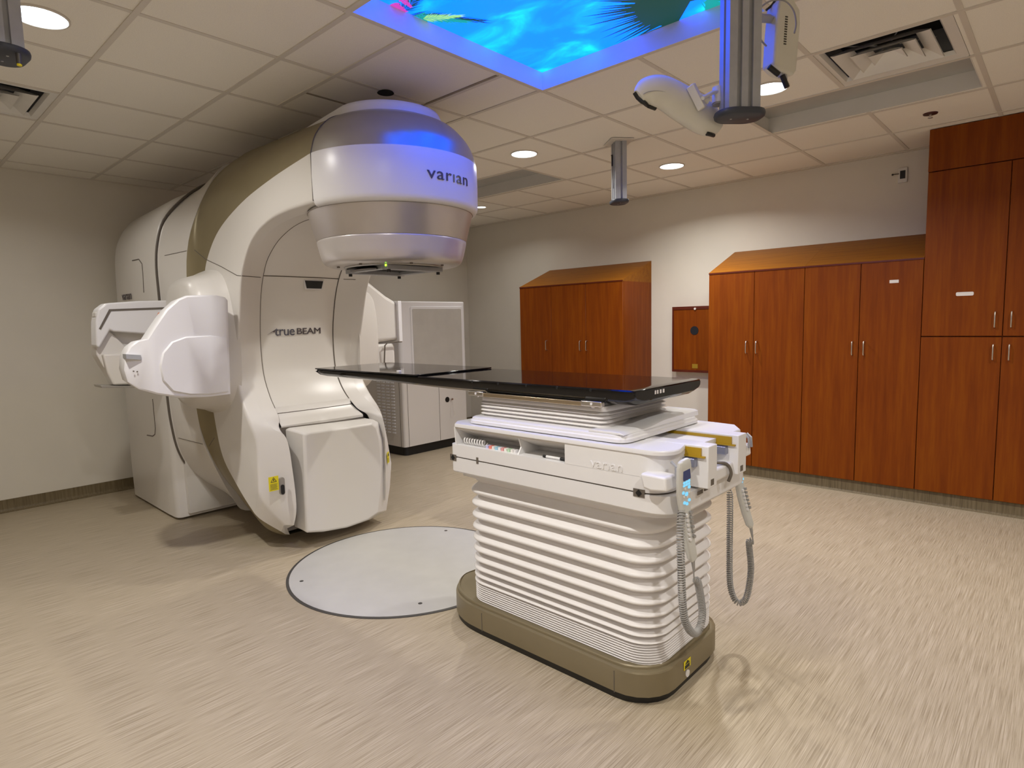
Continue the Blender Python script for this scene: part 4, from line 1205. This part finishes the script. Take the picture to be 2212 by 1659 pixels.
tube(bm, [(q[0][0], q[0][1], 2.60), (q[1][0], q[1][1], 2.60), (q[1][0], q[1][1], 2.52)], .005, 6); obj('cable_exit', bm, 'black', pc_)
bm = B(); tube(bm, [(q[1][0], q[1][1], 2.56), (q[1][0]+.004, q[1][1]-.003, 2.45), (q[1][0]+.012, q[1][1]-.006, 2.36)], .003, 6); obj('cable', bm, 'cord', pc_)
pr_post, R2r = post(5.02, 2.16, 2.115, 'thick aluminium post in front of the skylight carrying the curved sensor pod', math.radians(47))
pl_post, R2l = post(3.33, .425, 2.315, 'aluminium post at the left picture edge with a small yellow tipped knob under its cap', math.radians(5))
q = un(44, 160, X=3.40)
bm = B(); cyl(bm, (q.x, q.y, 2.262), .008, .032, n=14); kb_ = obj('knob', bm, 'aludark', pl_post)
bm = B(); cyl(bm, (q.x, q.y, 2.257), .007, .006, n=14); obj('knob_tip', bm, 'yellow', kb_)

# curved sensor pod, hung on the right post
PD = 2.28   # metres from the lens along the view for the pod centre line
def pd(u, v, d=PD):
    r_ = fw + rt*((u-W/2)/FPX) - up*((v-H/2)/FPX)
    return CAM + r_*(d/1.0)
t = thing('sensor_pod', 'white curved sensor pod on a bracket left of the thick post', 'camera pod', tuple(pd(1470, 225)))
spine = [(1380, 210, 2.10), (1398, 199, 2.11), (1430, 200, 2.13), (1470, 222, 2.16), (1510, 248, 2.19), (1540, 268, 2.21), (1552, 280, 2.22)]
sp = crom([tuple(pd(u, v, d)) for u, v, d in spine], 6)
wid = crom([(a,) for a in (.026, .048, .059, .066, .066, .052, .026)], 6)
sp = [Vector(p) for p in sp]
bm = B(); rings = []
nrm_v = -fw
for i, p in enumerate(sp):
    tn = (sp[min(i+1, len(sp)-1)]-sp[max(i-1, 0)]).normalized()
    pu = (up-tn*up.dot(tn)).normalized(); pn = tn.cross(pu)
    w_ = wid[i][0]
    rings.append([p+pu*(w_*math.cos(a)*(1.0))+pn*(.62*w_*math.sin(a)) for a in [2*PI*k/20 for k in range(20)]])
loft(bm, rings); pod = obj('pod_shell', bm, 'podw', t, ang=50)
bm = B(); tube(bm, [sp[i]+(-fw)*(wid[i][0]*.60)+(-up)*(wid[i][0]*.25) for i in range(3, len(sp)-2)], .0012, 5); obj('pod_seam', bm, 'cord', pod)
for pts_, nm in (([(1371.5, 199), (1378, 210), (1388, 219), (1402, 228), (1416, 233)], 'front_lens'), ([(1526, 288), (1545, 292)], 'rear_lens')):
    P = on_surface([pod], pts_, .002, 5)

    if len(P) > 1:
        bm = B(); tube(bm, P, .0075, 8); obj(nm, bm, 'black', pod)
# bracket
bm = B()
box(bm, -.014, .014, -.012, .012, -.045, .045)
bmesh.ops.transform(bm, matrix=Matrix.Translation(pd(1505, 210, 2.12)) @ Matrix.Rotation(math.radians(20), 4, 'X') @ Matrix.Rotation(math.radians(-20), 4, 'Y'), verts=bm.verts)
obj('clamp_plate', bm, 'podw', t, bevel=.004)
bm = B(); tube(bm, [pd(1508, 208, 2.12), pd(1530, 218, 2.13)], .012, 14); tube(bm, [pd(1518, 212, 2.10), pd(1540, 200, 2.13), pd(1572, 195, 2.15)], .007, 10); obj('bracket_arm', bm, 'podw', t)
bm = B(); tube(bm, [pd(1552, 190, 2.15), pd(1551, 224, 2.15)], .021, 18); obj('swivel', bm, 'podw', t)
bm = B(); tube(bm, [pd(1551, 224, 2.15), pd(1551, 227, 2.15)], .019, 18); obj('swivel_cap', bm, 'cord', t)

# white controller box on the other side of the post
t = thing('controller_box', 'white vented controller box mounted right of the thick post with black plugs', 'electronics box', tuple(pd(1688, 80, 2.15)))
o_ = pd(1688, 82, 2.22)
ux = (rt*.93+fw*.38).normalized(); uz = Vector((0, 0, 1)); uz = (uz-ux*uz.dot(ux)).normalized(); uy = ux.cross(uz)
def Q(a, b, c): return o_+ux*a+uz*b+uy*c
bm = B()
op = [(-.050, .105), (-.02, .135), (.01, .135), (.052, .095), (.058, .05), (.054, -.115), (.040, -.135), (-.02, -.130), (-.055, -.112), (-.055, .0)]
loft(bm, [[Q(a, b, c) for a, b in op] for c in (-.03, .03)]); cbx = obj('case', bm, 'podw', t, bevel=.008)
sgn = 1 if (Q(0, 0, .03)-CAM).length < (Q(0, 0, -.03)-CAM).length else -1
bm = B()
for i in range(12):
    b = .055-.0085*i
    loft(bm, [[Q(a_, b_, sgn*c_) for a_, b_ in ((-.018, b), (-.006, b+.001), (-.006, b+.005), (-.018, b+.004))] for c_ in (.028, .0312)])
obj('vent_slots', bm, 'ink', cbx, smooth=False)
bm = B(); tube(bm, [Q(-.055, .055, 0), Q(-.115, .045, -sgn*.0)], .016, 4); obj('mount_arm', bm, 'alu', t)
bm = B(); tube(bm, [Q(-.012, -.128, sgn*.01), Q(-.004, -.142, sgn*.015)], .010, 10); tube(bm, [Q(.012, -.13, sgn*.01), Q(.014, -.15, sgn*.015)], .010, 10); obj('socket', bm, 'alu', t)
bm = B(); tube(bm, [pd(1682, 161, 2.17), pd(1661, 144, 2.16)], .0095, 10); obj('plug', bm, 'black', t)
bm = B(); tube(bm, [pd(1690, 163, 2.17), pd(1693, 171, 2.17), pd(1700, 189, 2.17)], .0095, 10); obj('plug', bm, 'black', t)
bm = B(); tube(bm, crom([tuple(pd(u, v, 2.14)) for u, v in ((1632, 60), (1628, 45), (1640, 20), (1665, 2), (1695, 2), (1714, 22), (1720, 50), (1716, 72))], 6), .003, 6); obj('grey_cable', bm, 'cord', t)
bm = B(); tube(bm, crom([tuple(pd(u, v, 2.16)) for u, v in ((1630, 50), (1632, 66), (1645, 88), (1656, 100))], 6), .003, 6); obj('grey_cable', bm, 'cord', t)
bm = B(); tube(bm, crom([tuple(pd(u, v, 2.2)) for u, v in ((1680, -10), (1668, 10), (1655, 22))], 5), .004, 6); tube(bm, crom([tuple(pd(u, v, 2.2)) for u, v in ((1692, -10), (1686, 12))], 5), .004, 6); obj('black_cable', bm, 'black', t)
